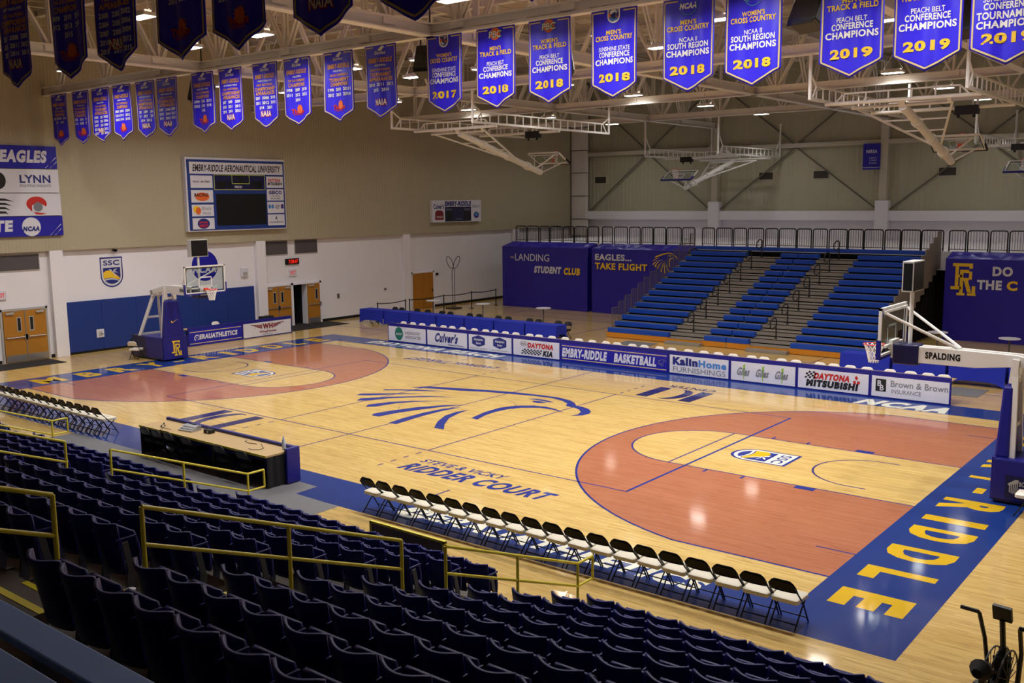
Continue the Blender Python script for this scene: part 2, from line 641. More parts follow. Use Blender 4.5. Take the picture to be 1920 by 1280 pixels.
# baseline lettering: read from the middle of the court
for sx in (1, -1):
    mb = MB()
    for ch, yc, w in (('E', 7.23, .68), ('M', 5.42, .98), ('B', 3.9, .72), ('R', 2.58, .8), ('Y', 1.22, .82), ('R', -1.14, .82), ('I', -2.35, .34), ('D', -3.36, .74), ('D', -4.68, .74), ('L', -5.92, .6), ('E', -7.22, .74)):
        T(mb, ch, (sx * 15.25, sx * yc, 0.0022), (0, -sx, 0), (sx, 0, 0), w, 1.17, 0, bold=0.05)
    mb.bb((sx * 15.13 - .1, sx * .12 - .22, 0.0012), (sx * 15.13 + .1, sx * .12 + .22, 0.0022))
    for q in mb.build_pieces('baseline_lettering', 'paint_yellow', floor):
        q['label'] = 'big yellow letters along the baseline band'

mb = MB()
T(mb, 'NCAA', (11.15, 8.12, 0.0022), XA, YA, 2.75, 0.92, 0, it=0.25, bold=0.06)
T(mb, 'DAYTONA BEACH', (-8.9, 8.33, 0.0022), XA, YA, 7.6, 0.72, 0, it=0.25, bold=0.05)
T(mb, '@ERAUATHLETICS', (9.4, -8.32, 0.0022), XA, YA, 6.9, 0.72, 0, it=0.2, bold=0.05)
mb.build_pieces('sideline_lettering', 'paint_white', floor)
mb = MB()
T(mb, 'STEVE & VICKY', (4.9, -5.28, 0.0022), XA, YA, 2.6, 0.3, 0, it=0.2, bold=0.02)
T(mb, 'RIDDER COURT', (5.75, -5.87, 0.0022), XA, YA, 4.35, 0.6, 0, it=0.2, bold=0.04)
T(mb, 'LANDMARK', (-4.55, 6.1, 0.0022), -XA, -YA, 2.2, 0.42, 0, it=0.25, bold=0.03)
T(mb, 'TARGET', (-6.9, 6.0, 0.0022), -XA, -YA, 2.3, 0.55, 0, it=0.25, bold=0.03)
mb.build_pieces('court_name_lettering', 'paint_navy', floor)


def pillar_logo(c, ux, uy):
    mb = MB()
    c, ux, uy = V(c), V(ux), V(uy)
    for x in (-.78, .78):
        mb.poly([c + ux * (x + a) + uy * b for a, b in ((-.22, -.85), (.22, -.85), (.22, .85), (-.22, .85))])
    o = arc(0, 0, 1, 0.28 * PI, 1.72 * PI, 24)
    i = arc(.12, 0, 1, 1.68 * PI, 0.32 * PI, 24)
    mb.poly([c + ux * x * .5 + uy * y * .85 for x, y in o] + [c + ux * (x * .32 + .1) + uy * y * .78 for x, y in i])
    T(mb, 'CENTER', c + uy * -1.18, ux, uy, 1.75, .36, 0, bold=0.02)
    return mb


pillar_logo((4.55, 5.62, 0.0022), -XA, -YA).build('monogram_emblem', 'paint_ink', floor)
pillar_logo((-4.55, -5.5, 0.0022), XA, YA).build('monogram_emblem', 'paint_ink', floor)


def shield(mb, c, ux, uy, w, h, mw, mn, my, e=None, ring=True):
    """conference shield: white shield with navy rim, letters, dune, sun and palm"""
    c, ux, uy = V(c), V(ux), V(uy)
    n = ux.cross(uy).normalized() * 0.0004
    if e:
        n = ux.cross(uy).normalized() * e
    def P(pts, k, m):
        mb.poly([c + ux * x * w / 2 + uy * y * h / 2 + n * k for x, y in pts], m)
    def out(s):
        return [(-s, s), (-s, -.25)] + [(s * math.cos(t), -.25 - (s - .25) * math.sin(t)) for t in [PI - k * PI / 14 for k in range(1, 14)]] + [(s, -.25), (s, s)]
    P(out(1.0), 0, mn)
    P(out(.9), 1, mw)
    fl = [(-.76, .3), (-.76, -.25)] + [(.76 * math.cos(t), -.25 - .53 * math.sin(t)) for t in [PI - k * PI / 14 for k in range(1, 14)]] + [(.76, -.25), (.76, .3)]
    P(fl, 2, mn)
    P([(-.76, -.02), (-.5, .12), (-.2, .12), (.1, 0), (.5, -.26), (.74, -.46), (.55, -.5), (.2, -.42), (-.1, -.36), (-.4, -.38), (-.74, -.42)], 3, my)
    P([(-.74, -.46), (-.4, -.42), (-.1, -.40), (.2, -.44), (.5, -.52), (.72, -.55), (.66, -.62), (.3, -.52), (-.1, -.48), (-.4, -.5), (-.72, -.54)], 4, mw)
    for q in ([(.05, .02), (.2, .16), (.5, .24), (.3, .1)], [(.05, .02), (.3, .04), (.62, -.06), (.3, -.02)], [(.05, .02), (-.05, .18), (-.3, .2), (-.1, .08)], [(.02, .04), (.1, .02), (.4, -.3), (.3, -.28)]):
        P(q, 5, mw)
    T(mb, 'SSC', c + uy * .62 * h / 2 + n * 2, ux, uy, w * .72, h * .17, mn, bold=0.03)


mb = MB()
shield(mb, (10.15, 0.02, 0.002), -YA, XA, 1.15, 1.6, 0, 1, 2)
mb.build('conference_shield', ['paint_white', 'paint_navy', 'paint_yellow'], floor, label='painted shield in the free throw lane')
mb = MB()
shield(mb, (-10.15, -0.02, 0.002), YA, -XA, 1.15, 1.6, 0, 1, 2)
mb.build('conference_shield', ['paint_white', 'paint_navy', 'paint_yellow'], floor, label='painted shield in the free throw lane')

# ------------------------------------------------------------------ walls
ZR = 14.6          # underside of the roof
ZT = 4.48          # where the cladding starts on the end wall
mb = MB()
for y0, y1, z0, z1 in ((FY0, 10.12, 0, ZT), (11.04, FY1, 0, ZT), (10.12, 11.04, 2.14, ZT)):
    mb.bb((-20.9, y0, z0), (-20.5, y1, z1), 0)
mb.bb((-22.4, 9.9, 0), (-22.3, 11.3, 2.3), 1)  # corridor behind the open doorway, its darkness put into near-black surfaces
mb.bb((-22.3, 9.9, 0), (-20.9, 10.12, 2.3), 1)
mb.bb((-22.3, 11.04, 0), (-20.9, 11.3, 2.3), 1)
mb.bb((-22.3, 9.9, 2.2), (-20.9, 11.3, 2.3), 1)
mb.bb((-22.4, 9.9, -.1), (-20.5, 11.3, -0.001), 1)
wall_left = struct(mb.build('wall_left', ['wall_white', 'black_soft']))
struct(MB().bb((-20.9, FY0, ZT), (-20.28, FY1, ZR)).build('trim_1', 'wall_tan_x'))
n = 2
for yc in (-12.9, -2.3, 8.08, 18.4, 28.7):
    struct(MB().bb((-20.5, yc - .28, 0), (-20.27, yc + .28, ZT)).build('trim_%d' % n, 'wall_white', bevel=.01))
    n += 1
mb = MB()
for y0, y1 in ((-30, -4.75), (-2.72, 8.18), (12.05, 18.85), (20.85, 35.7)):
    mb.bb((-20.5, y0, 0), (-20.465, y1, .14))
struct(mb.build('baseboard_left', 'black'))

# far wall above the mezzanine
struct(MB().bb((FX0, 35.75, 0), (FX1, 36.1, 5.3)).build('wall_far', 'wall_white'))
struct(MB().bb((FX0, 35.7, 5.3), (FX1, 36.1, ZR)).build('trim_%d' % n, 'wall_tan_y')); n += 1
struct(MB().bb((FX0, 35.35, 5.0), (FX1, 35.75, 5.56)).build('trim_%d' % n, 'wall_white', bevel=.01)); n += 1
struct(MB().bb((-17.45, 24.9, 3.0), (FX1, 35.75, 3.86)).build('mezzanine_slab', 'wall_white'))
struct(MB().bb((-17.45, 26.5, 0), (FX1, 26.7, 3.0)).bb((-17.45, 26.7, 0), (-17.3, 35.7, 3.0)).build('wall_mezzanine', 'recess_shade_brown'))  # shade of the recess under the mezzanine is put into the brown
for xc in (-9.27, 1.38, 12.0, 22.6):
    struct(MB().bb((xc - .37, 35.2, 3.86), (xc + .37, 35.75, 6.15)).bb((xc - .22, 35.3, 6.15), (xc + .22, 35.72, ZR), 1).build('trim_%d' % n, ['wall_white', 'steel_tan'], bevel=.01)); n += 1
mb = MB().bb((-19.1, 35.35, 9.5), (FX1, 35.7, 9.62)).bb((-19.1, 35.35, 9.36), (FX1, 35.4, 9.62))
struct(mb.build('trim_%d' % n, 'steel_tan')); n += 1
# corner duct riser with band joints
mb = MB().bb((-20.27, 35.0, 3.87), (-19.05, 35.34, 14.2))
for z in (5.0, 6.6, 8.2, 9.75, 11.3):
    mb.bb((-20.275, 34.97, z), (-19.02, 35.34, z + .05), 1)
mb.bb((-20.28, 34.9, 3.9), (-20.22, 34.96, 11.5), 1)
tag(mb.build('duct_riser', ['steel_white', 'rod_grey']), 'tall pale square duct riser in the far corner behind the railing', 'duct')
struct(MB().bb((FX1, FY0, 0), (FX1 + .3, FY1, ZR)).build('wall_right', 'wall_white'))
struct(MB().bb((FX0, FY0 - .3, 0), (FX1, FY0, ZR)).build('wall_near', 'wall_dark'))  # unseen wall, coloured dark to cut light bounced onto banners and seats

# diagonal rod bracing on the far wall
for i, (x0, x1) in enumerate(((-19.0, -9.6), (-9.0, 1.1), (1.7, 11.7), (12.3, 22.2))):
    mb = MB()
    xm = (x0 + x1) / 2
    for (a, b) in (((x0, 5.6), (xm, 9.4)), ((x1, 5.6), (xm, 9.4)), ((xm - .1, 9.6), (x0, 13.4)), ((xm + .1, 9.6), (x1, 13.4))):
        mb.cyl((a[0], 35.5, a[1]), (b[0], 35.5, b[1]), .05, 6)
    tag(mb.build('cross_brace', 'rod_grey'), 'thin diagonal steel bracing in the ' + ORD[i] + ' bay of the far wall from the corner duct', 'brace', 'wall bracing')

# ------------------------------------------------------------------ roof and steel
struct(MB().bb((FX0, FY0, ZR), (FX1, FY1, ZR + .2)).build('ceiling', 'roof_deck'))
ZB, ZTOP = 10.92, 14.0


def truss(name, p, q, pan, off, lab, w=.26):
    """deep roof truss with I-section chords and vee webs, from p to q at the bottom-chord level"""
    p, q = V(p), V(q)
    d = (q - p)
    L = d.length
    d.normalize()
    s = V((-d.y, d.x, 0))
    mb = MB()
    for z, h in ((ZB, .3), (ZTOP, .26)):
        a, b = p + ZA * (z - p.z), q + ZA * (z - q.z)
        mb.bar(a, b, .04, h)
        mb.bar(a + ZA * h / 2, b + ZA * h / 2, w, .035)
        mb.bar(a - ZA * h / 2, b - ZA * h / 2, w, .035)
    k = off
    while k < L - .2:
        c = p + d * k
        b = V((c.x, c.y, ZB + .12))
        for t in (-pan / 2, 0, pan / 2):
            if 0 <= k + t <= L:
                for e in (-.07, .07):
                    mb.bar(b + s * e + d * t * .05, V((c.x, c.y, ZTOP - .1)) + d * t * .96 + s * e, .075, .075)
        mb.bar(b - d * .22 - ZA * .06, b + d * .22 - ZA * .06, .16, .2)
        k += pan
    o = mb.build(name, 'steel_white')
    o['kind'] = 'structure'
    o['label'] = lab
    return o


TY = (-13.0, -2.3, 8.0, 18.0, 27.0)
for i, y in enumerate(TY):
    truss('roof_truss_beam', (FX0 + .25, y, ZB), (FX1, y, ZB), 3.55, 1.3, 'pale steel roof truss running along the court')
for i, x in enumerate((-9.3, 1.35, 12.0, 22.6)):
    truss('roof_girder_beam', (x, FY0, ZB), (x, 35.6, ZB), 3.5, 1.6, 'pale steel girder running across the hall', .34)
# purlins under the deck and bridging lines
for i in range(21):
    y = -28 + i * 3.15
    struct(MB().bar((FX0 + .3, y, ZR - .12), (FX1, y, ZR - .12), .1, .22).build('roof_purlin_beam', 'steel_white'))
for i in range(14):
    x = -19.6 + i * 3.3
    mb = MB().bar((x, FY0, ZR - .27), (x, 35.2, ZR - .27), .05, .05).bar((x + 1.4, FY0, 13.2), (x + 1.4, 35.2, 13.2), .035, .035)
    struct(mb.build('roof_bridging_beam', 'steel_tan'))

# ------------------------------------------------------------------ high-bay lights
LZ = 11.1
proto = thing('high_bay_light', '', 'light')
MB().bb((-.42, -.2, .0), (.42, .2, .09)).bb((-.3, -.1, .09), (.3, .1, .16)).bar((-.36, 0, .16), (0, 0, .75), .02).bar((.36, 0, .16), (0, 0, .75), .02).bar((0, 0, .75), (0, 0, 3.5), .015).build('housing', 'hoop_white', proto)
for sx in (-.36, .36):  # glow strips added on the housings to brighten roof and steel
    MB().bb((sx - .04, -.18, .092), (sx + .04, .18, .094)).build('added_roof_fill', 'roof_fill_glow', proto, label='glowing slot on top')
MB().bb((-.38, -.17, -.012), (.38, .17, .0)).build('lens', 'lens', proto, label='glowing lens')


def lamp(o, w):
    d = bpy.data.lights.get('lamp_%g' % w)
    if d is None:
        d = bpy.data.lights.new('lamp_%g' % w, 'AREA')
        d.shape = 'RECTANGLE'
        d.size, d.size_y = .76, .34
        d.energy = w
        d.color = LAMP_COL
        d.spread = math.radians(150)
    l = bpy.data.objects.new('lamp', d)
    COL.objects.link(l)
    l.parent = o
    l.location = (0, 0, -.03)


spots = []
for x in (-14.6, -7.0, -3.5, 3.9, 7.4, 10.9, 14.6):
    for y in (-7.9, -4.2, -.85, 2.4, 5.6):
        spots.append((x, y, LAMP_W))
for x in (-14.4, -4.3, 7.4, 18.0):
    for y in (11.8, 17.3, 24.4, 31.2):
        spots.append((x, y, LAMP_FAR_W))
used = False
for i, (x, y, w) in enumerate(spots):
    lab = ('lit high-bay lamp, %s from the seats in the %s line from the scoreboard' %
           (ORD[i % 5] if i < 35 else ORD[(i - 35) % 4], ORD[i // 5] if i < 35 else ORD[(i - 35) // 4] + ' outer'))
    if not used:
        o, used = proto, True
        o.location = (x, y, LZ)
        o['label'] = lab
        o['group'] = 'high-bay ceiling lights'
        KIDS[o.name] = list(o.children)
    else:
        o = dup(proto, (x, y, LZ), 0, lab)
    lamp(o, w)

# ------------------------------------------------------------------ championship banners
BM = ['banner_blue', 'banner_trim', 'banner_white', 'banner_yellow', 'banner_gold', 'logo_red', 'logo_orange', 'logo_sky', 'logo_green', 'logo_navy']
BW, BH, BS = 1.27, 2.14, 1.81


def banner(x, y, ztop, ph, lab, group, kind, data):
    t = thing('championship_banner', lab, 'banner', (x, y, ztop), 0, group)

    def wob(px, pz):
        k = min(1, -pz / 1.2)
        return .028 * k * math.sin(px * 7 + ph + pz * .8) + .014 * math.sin(px * 15 + ph * 2.3) * k

    def zb(px):
        return -BS - (BH - BS) * (1 - abs(px) / (BW / 2))
    mb = MB()
    mb.sheet(lambda u, v: ((u - .5) * BW, wob((u - .5) * BW, v * zb((u - .5) * BW)), v * zb((u - .5) * BW)), 24, 20)
    mb.build('cloth', BM, t, smooth=True, solid=.006)
    MB().tube([(-BW / 2 - .05, 0, .0), (BW / 2 + .05, 0, .0)], .022, 8).build('hanging_pole', 'black', t)

    def warp(p):
        return V((p.x, wob(p.x, p.z) - .014, p.z))
    mb = MB()
    i = .045
    pts = [(-BW / 2 + i, -.16), (-BW / 2 + i, -BS + .02)]
    edge = [(-BW / 2 + i, -.16), (-BW / 2 + i, -BS + .02), (0, -BH + .06), (BW / 2 - i, -BS + .02), (BW / 2 - i, -.16)]
    segs = list(zip(edge[:-1], edge[1:])) + [((-BW / 2 + i, -.16), (-.26, -.16)), ((.26, -.16), (BW / 2 - i, -.16))]
    for a, b in segs:
        d = V((b[0] - a[0], b[1] - a[1]))
        nn = V((-d.y, d.x)).normalized() * .016
        vs = []
        N = 10
        for k in range(N + 1):
            q = V(a) + d * (k / N)
            vs += [warp(V((q.x - nn.x, 0, q.y - nn.y))), warp(V((q.x + nn.x, 0, q.y + nn.y)))]
        mb.add(vs, [(2 * k, 2 * k + 2, 2 * k + 3, 2 * k + 1) for k in range(N)], 1)
    mb.build('border_stripe', BM, t)
    L, E_ = MB(), MB()

    def tx(m, s, z, w, h, c, it=0.0, bold=.03, x=0):
        T(m, s, (x, 0, z), XA, ZA, w, h, c, it, bold, warp)

    def blob(pts, c, cx, cz, s, e=.002):
        E_.poly([warp(V((cx + a * s, 0, cz + b * s))) - V((0, e, 0)) for a, b in pts], c)
    if kind == 'new':
        logo, who, lines, year = data
        if logo == 'shield':
            blob([(-1, 1), (-1, -.4)] + [(math.cos(t_), -.4 - .9 * math.sin(t_)) for t_ in [PI - k * PI / 10 for k in range(1, 10)]] + [(1, -.4), (1, 1)], 2, 0, -.2, .17)
            blob([(-.8, .3), (-.8, -.4)] + [(.8 * math.cos(t_), -.4 - .7 * math.sin(t_)) for t_ in [PI - k * PI / 10 for k in range(1, 10)]] + [(.8, -.4), (.8, .3)], 9, 0, -.2, .17, .004)
            blob([(-.8, 0), (-.3, .1), (.3, -.2), (.8, -.6), (0, -.5), (-.8, -.5)], 6, 0, -.2, .17, .006)
            blob([(-.7, -.55), (0, -.55), (.7, -.65), (.4, -.95), (-.4, -.95)], 7, 0, -.2, .17, .006)
            blob([(.05, .0), (.3, .25), (.75, .15), (.3, .1), (.6, -.1)], 2, 0, -.2, .17, .007)
            T(E_, 'SSC', V((0, -.02, -.1)), XA, ZA, .26, .085, 9, 0, .03, lambda p: warp(p) - V((0, .006, 0)))
        elif logo == 'peach':
            blob([(1.0 * math.cos(k * PI / 10), .9 * math.sin(k * PI / 10)) for k in range(20)], 6, 0, -.27, .17)
            blob([(0, .8), (.5, 1.3), (.9, 1.1), (.4, .8)], 8, 0, -.27, .17, .004)
            T(E_, 'PBC', V((0, 0, -.28)), XA, ZA, .44, .19, 8, .1, .06, lambda p: warp(p) - V((0, .004, 0)))
            T(E_, 'PBC', V((0, 0, -.28)), XA, ZA, .40, .165, 2, .1, .01, lambda p: warp(p) - V((0, .008, 0)))
        else:
            blob([(math.cos(k * PI / 14), math.sin(k * PI / 14)) for k in range(28)], 7, 0, -.26, .22)
            blob([(math.cos(k * PI / 14), math.sin(k * PI / 14)) for k in range(28)], 0, 0, -.26, .2, .004)
            T(E_, 'NCAA', V((0, 0, -.28)), XA, ZA, .42, .13, 2, .2, .06, lambda p: warp(p) - V((0, .006, 0)))
        z = -.62
        for k, s in enumerate(who):
            tx(L, s, z, (.055 + .068 * len(s)) if k == 0 else min(1.04, .079 * len(s)), .105 + .012 * k, 3, bold=.03)
            z -= .128
        z = -.995 if len(lines) == 3 else -.95
        for k, s in enumerate(lines):
            h = (.1, .128, .138, .138)[k]
            tx(L, s, z, min(1.06, (.061, .083, .118, .118)[k] * len(s)), h, 2, bold=(.015, .03, .035, .035)[k])
            z -= (.13, .163, .163, .1)[k]
        N_ = MB()
        tx(N_, year, -1.655, .86, .2, 3, bold=.05)
        N_.build('year_numerals', BM, t, label='gold year')
    else:
        sport, kinds, yrs, foot = data
        blob([(-.9, .1), (-.3, .6), (.3, .9), (.9, .55), (.5, .45), (.2, .1), (-.2, .0)], 2, .05, -.27, .16)
        tx(E_, 'Eagles', -.33, .42, .13, 2, .35, .02)
        tx(L, 'EMBRY-RIDDLE', -.52, .94, .135, 4, .12, .05)
        tx(L, sport, -.66, min(.7, .045 * len(sport)), .055, 2)
        z = -.78
        for k, s in enumerate(kinds):
            tx(L, s, z, min(1.0, .085 * len(s)) if k else .8, .075 if k == 0 else .115, 4, bold=.045)
            z -= .13
        z -= .02
        for row in yrs:
            for k, s in enumerate(row):
                tx(L, s, z, .25, .095, 2, 0, .04, (k - (len(row) - 1) / 2) * .36)
            z -= .15
        if foot == 'NAIA':
            tx(E_, 'NAIA', -1.68, .48, .2, 5, 0, .1)
            T(E_, 'NAIA', V((0, 0, -1.68)), XA, ZA, .44, .17, 2, 0, .02, lambda p: warp(p) - V((0, .004, 0)))
        else:
            blob([((1 if k % 2 else .72) * math.cos(k * PI / 12), (1 if k % 2 else .72) * math.sin(k * PI / 12)) for k in range(24)], 6, .08, -1.64, .15)
            tx(E_, 'TheSun', -1.7, .56, .14, 5, 0, .06)
            tx(E_, 'CONFERENCE', -1.8, .4, .05, 5)
    L.build_pieces('lettering', BM, t)
    E_.build_pieces('emblem', BM, t)


TF, CC = ("MEN'S", 'TRACK & FIELD'), ("MEN'S", 'CROSS COUNTRY')
WTF, WCC = ("WOMEN'S", 'TRACK & FIELD'), ("WOMEN'S", 'CROSS COUNTRY')
PB, SS, SR = ('PEACH BELT', 'CONFERENCE', 'CHAMPIONS'), ('SUNSHINE STATE', 'CONFERENCE', 'CHAMPIONS'), ('NCAA II', 'SOUTH REGION', 'CHAMPIONS')
CHA, TAP, TCH, CH = ('NAIA NATIONAL', 'CHAMPIONSHIP', 'APPEARANCES'), ('NAIA NATIONAL', 'TOURNAMENT', 'APPEARANCES'), ('THE SUN CONFERENCE', 'TOURNAMENT', 'CHAMPIONS'), ('THE SUN CONFERENCE', 'CHAMPIONS')


def Y(s):
    return [r.split() for r in s.split('/')]


OLD = [
    ("MEN'S GOLF", CH, Y('2008 2009 2010/2012 2014'), 'SUN'), ("WOMEN'S GOLF", TCH, Y('2005 2006 2010/2011 2012 2014'), 'SUN'),
    ("MEN'S TENNIS", TAP, Y('2000 2001 2002/2004 2005 2006/2007 2008 2009/2010 2011 2012/2013 2014 2015'), 'NAIA'),
    ("WOMEN'S TENNIS", CH, Y('2007 2008 2009/2010 2011 2012/2013 2014 2015'), 'SUN'),
    ("MEN'S CROSS COUNTRY", CHA, Y('2008 2009 2010/2011 2012 2013/2014 2015'), 'NAIA'), ("MEN'S TRACK & FIELD", CHA, Y('2007 2008 2009/2010 2011 2012/2013 2014 2015'), 'NAIA'),
    ("WOMEN'S TRACK & FIELD", CH, Y('2009 2010 2011/2012 2013 2014/2015'), 'SUN'), ("MEN'S TRACK & FIELD", CHA, Y('2007 2008 2009/2010 2011 2012/2013 2014 2015'), 'NAIA'),
    ("WOMEN'S TRACK & FIELD", CHA, Y('2007 2008 2010/2011 2012 2013/2014 2015'), 'NAIA'), ('VOLLEYBALL', CH, Y('1998 2009 2010/2011 2012 2013/2014'), 'SUN'),
    ('VOLLEYBALL', TCH, Y('1998 2010 2011/2012 2013 2014'), 'SUN'), ('VOLLEYBALL', TAP, Y('2010 2011 2012/2013 2014'), 'NAIA')]
NEW = [('shield', WCC, SS, '2017'), ('peach', TF, PB, '2018'), ('peach', WTF, PB, '2018'), ('shield', CC, SS, '2018'), ('circle', CC, SR, '2018'), ('circle', WCC, SR, '2018'),
       ('peach', TF, PB, '2019'), ('peach', WTF, PB, '2019'), ('shield', ("WOMEN'S", 'TENNIS'), ('SUNSHINE STATE', 'CONFERENCE', 'TOURNAMENT', 'CHAMPIONS'), '2019')]
BXS = [-19.1, -17.4, -15.9, -14.4, -12.8, -11.4, -9.26, -7.7, -5.87, -4.3, -2.4, -.62, 1.83, 3.62, 5.33, 7.21, 9.16, 10.7, 12.8, 14.25, 15.65]
for i, x in enumerate(BXS):
    old = i < 12
    banner(x, -2.3, 10.86, i * 1.7, 'bright blue pennant banner with %s, %s along from the scoreboard wall' % ('rows of white years' if old else 'one big gold year', ORD[i]), 'lit championship banners', 'old' if old else 'new', OLD[i] if old else NEW[i - 12])
DARK = [OLD[5], OLD[6], OLD[2], OLD[0], OLD[1], OLD[4], OLD[8], OLD[3]]
for i, x in enumerate((.41, 2.46, 4.08, 5.97, 7.47, 9.34, 11.1, 12.95)):
    banner(x, -13.0, 10.76, i * 1.3 + .5, 'shadowed dark blue pennant banner near the seats, %s from the scoreboard wall' % ORD[i], 'shadowed championship banners', 'old', DARK[i])

# ------------------------------------------------------------------ hanging loudspeakers
sp = thing('hanging_speaker', 'black loudspeaker hung beside the sixth bright banner', 'speaker', (-10.35, -1.6, 10.25), .5, 'hanging loudspeakers')
Rs = Matrix.Rotation(-.45, 3, 'X')
MB().box((0, 0, 0), (.72, .5, .78), 0, Rs).build('cabinet', 'black', sp, bevel=.03)
MB().box((0, -.255, .0), (.66, .02, .7), 0, Rs).build('grille', 'black_soft', sp)
MB().bar((-.3, .1, .3), (-.3, .1, .9), .03).bar((.3, .1, .3), (.3, .1, .9), .03).bar((-.3, .1, .9), (.3, .1, .9), .04).bar((0, .1, .9), (0, .1, 4.35), .03).build('bracket', 'black', sp)
KIDS[sp.name] = list(sp.children)
dup(sp, (.62, -1.6, 10.25), .35, 'black loudspeaker hung between the white-year and gold-year banners')
dup(sp, (3.1, 1.2, 10.25), .9, 'black loudspeaker half hidden behind the second gold-year banner')
dup(sp, (4.95, 1.0, 10.25), .2, 'black loudspeaker half hidden behind the third gold-year banner')
dup(sp, (11.75, -1.7, 10.25), -.3, 'black loudspeaker hung between the sixth and seventh gold-year banners')
dup(sp, (14.0, 1.5, 10.25), -.2, 'black loudspeaker half hidden behind the two gold 2019 banners')

# ------------------------------------------------------------------ things on the end wall (facing +x; right-hand of a reader is +y)
UY, UZ, UX = YA, ZA, XA


def wp(y, z, x):
    return V((x, y, z))


def wrect(mb, y0, y1, z0, z1, x, m=0):
    mb.poly([wp(y0, z0, x), wp(y1, z0, x), wp(y1, z1, x), wp(y0, z1, x)], m)


SM = ['board_white', 'board_blue', 'logo_black', 'screen', 'panel_navy', 'outline_lime', 'logo_red', 'logo_orange', 'logo_sky', 'banner_yellow', 'logo_navy', 'logo_grey', 'logo_green', 'logo_maroon', 'logo_purple', 'mat_blue']
WX = -20.27
sb = thing('scoreboard', 'large blue wall scoreboard with black screen and eight white sponsor panels', 'scoreboard', (0, 0, 0))
Y0, Y1, Z0, Z1 = 3.95, 9.5, 5.12, 8.4
SW, SH = Y1 - Y0, Z1 - Z0
FXs = WX + .25


def su(u):
    return Y0 + u * SW


def sv(v):
    return Z1 - v * SH


MB().bb((WX, Y0 - .08, Z0 - .05), (FXs - .02, Y1 + .05, Z1 + .1), 0).bb((FXs - .02, Y0, Z0), (FXs, Y1, Z1), 15).build('cabinet', SM, sb)
mb = MB()
wrect(mb, su(.022), su(.985), sv(.2), sv(.035), FXs + .006)
hp = mb.build('header_panel', SM, sb)
mb = MB()
T(mb, 'EMBRY-RIDDLE AERONAUTICAL UNIVERSITY', wp(su(.505), sv(.118), FXs + .012), UY, UZ, 5.0, .33, 2, .12, .03)
mb.build_pieces('lettering', SM, hp)


def sponsor(u0, u1, v0, v1, fn):
    mb = MB()
    wrect(mb, su(u0), su(u1), sv(v1), sv(v0), FXs + .006)
    o = mb.build('sponsor_panel', SM, sb)
    m2 = MB()
    fn(m2, wp(su((u0 + u1) / 2), sv((v0 + v1) / 2), FXs + .01))
    m2.build_pieces('lettering', SM, o)


def tl(s, dy, dz, w, h, m, it=0.0, b=.03, e=0.0):
    return lambda mb, c: T(mb, s, c + UY * dy + UZ * dz + UX * e, UY, UZ, w, h, m, it, b)


def many(*fs):
    def g(mb, c):
        for f in fs:
            f(mb, c)
    return g


def el(dy, dz, ry, rz, m, e=0.0):
    return lambda mb, c: mb.disc(c + UY * dy + UZ * dz + UX * e, UY, UZ, ry, rz, m)


sponsor(.027, .24, .225, .4, many(tl('WOLF  BATTERY', 0, 0, .95, .09, 2), ))
sponsor(.027, .24, .43, .605, many(el(0, -.02, .38, .2, 7), tl('RACING', -.05, .06, .75, .16, 2, .2, .04, .004)))
sponsor(.027, .24, .635, .8, many(el(-.35, .05, .17, .17, 9), el(-.25, -.02, .14, .17, 7, .003), tl('Bahama', .2, .1, .5, .15, 11, .2, .0), tl('House', .2, -.12, .42, .14, 11, .2, .0)))
sponsor(.027, .24, .825, .985, many(el(0, 0, .33, .24, 10), tl('Jersey', 0, .06, .46, .14, 6, 0, .05, .004), tl("MIKE'S", 0, -.1, .46, .14, 6, 0, .05, .004)))
sponsor(.8, .985, .225, .395, many(tl('DAYTONA', -.03, .09, .75, .15, 6, .2, .05), tl('MITSUBISHI', 0, -.08, .88, .15, 2, .15, .05)))
sponsor(.8, .985, .415, .585, many(tl('GEICO', 0, .12, .8, .18, 10, 0, .06), tl('LOCAL OFFICE', 0, -.06, .55, .07, 11), tl('386 304 8080', 0, -.18, .6, .08, 11)))
sponsor(.8, .985, .605, .775, many(el(-.38, .05, .08, .11, 8), el(-.2, .05, .08, .11, 8), tl('Florida', .1, .1, .25, .06, 2), tl('Health Care', .1, .03, .32, .06, 2), tl('Plans', .1, -.04, .2, .06, 2),
                                      lambda mb, c: wrect(mb, c.y + .32, c.y + .48, c.z - .06, c.z + .16, c.x, 14)))
sponsor(.8, .985, .795, .96, many(tl('A', 0, .1, .13, .18, 2, 0, .05), tl('AutomatedElements', 0, -.1, .85, .1, 11)))
mb = MB()
wrect(mb, su(.255), su(.785), sv(.425), sv(.205), FXs + .006, 4)
for a, b, c, d in ((.255, .785, .205, .215), (.255, .785, .418, .428), (.255, .261, .205, .425), (.779, .785, .205, .425), (.435, .441, .21, .335), (.614, .62, .21, .335), (.435, .62, .33, .34)):
    wrect(mb, su(a), su(b), sv(d), sv(c), FXs + .01, 5)
wrect(mb, su(.441), su(.614), sv(.33), sv(.215), FXs + .008, 3)
for a, b in ((.28, .375), (.655, .75), (.39, .425), (.635, .65)):
    wrect(mb, su(a), su(b), sv(.4), sv(.3), FXs + .008, 3)
o = mb.build('score_panel', SM, sb)
mb = MB()
T(mb, 'PERIOD', wp(su(.5), sv(.385), FXs + .012), UY, UZ, .42, .12, 0)
for y in (.47, .585):
    T(mb, '88', wp(su(y), sv(.272), FXs + .012), UY, UZ, .36, .26, 4)
mb.build_pieces('lettering', SM, o)
mb = MB()
wrect(mb, su(.268), su(.786), sv(.94), sv(.485), FXs + .006, 3)
mb.build('video_screen', SM, sb)

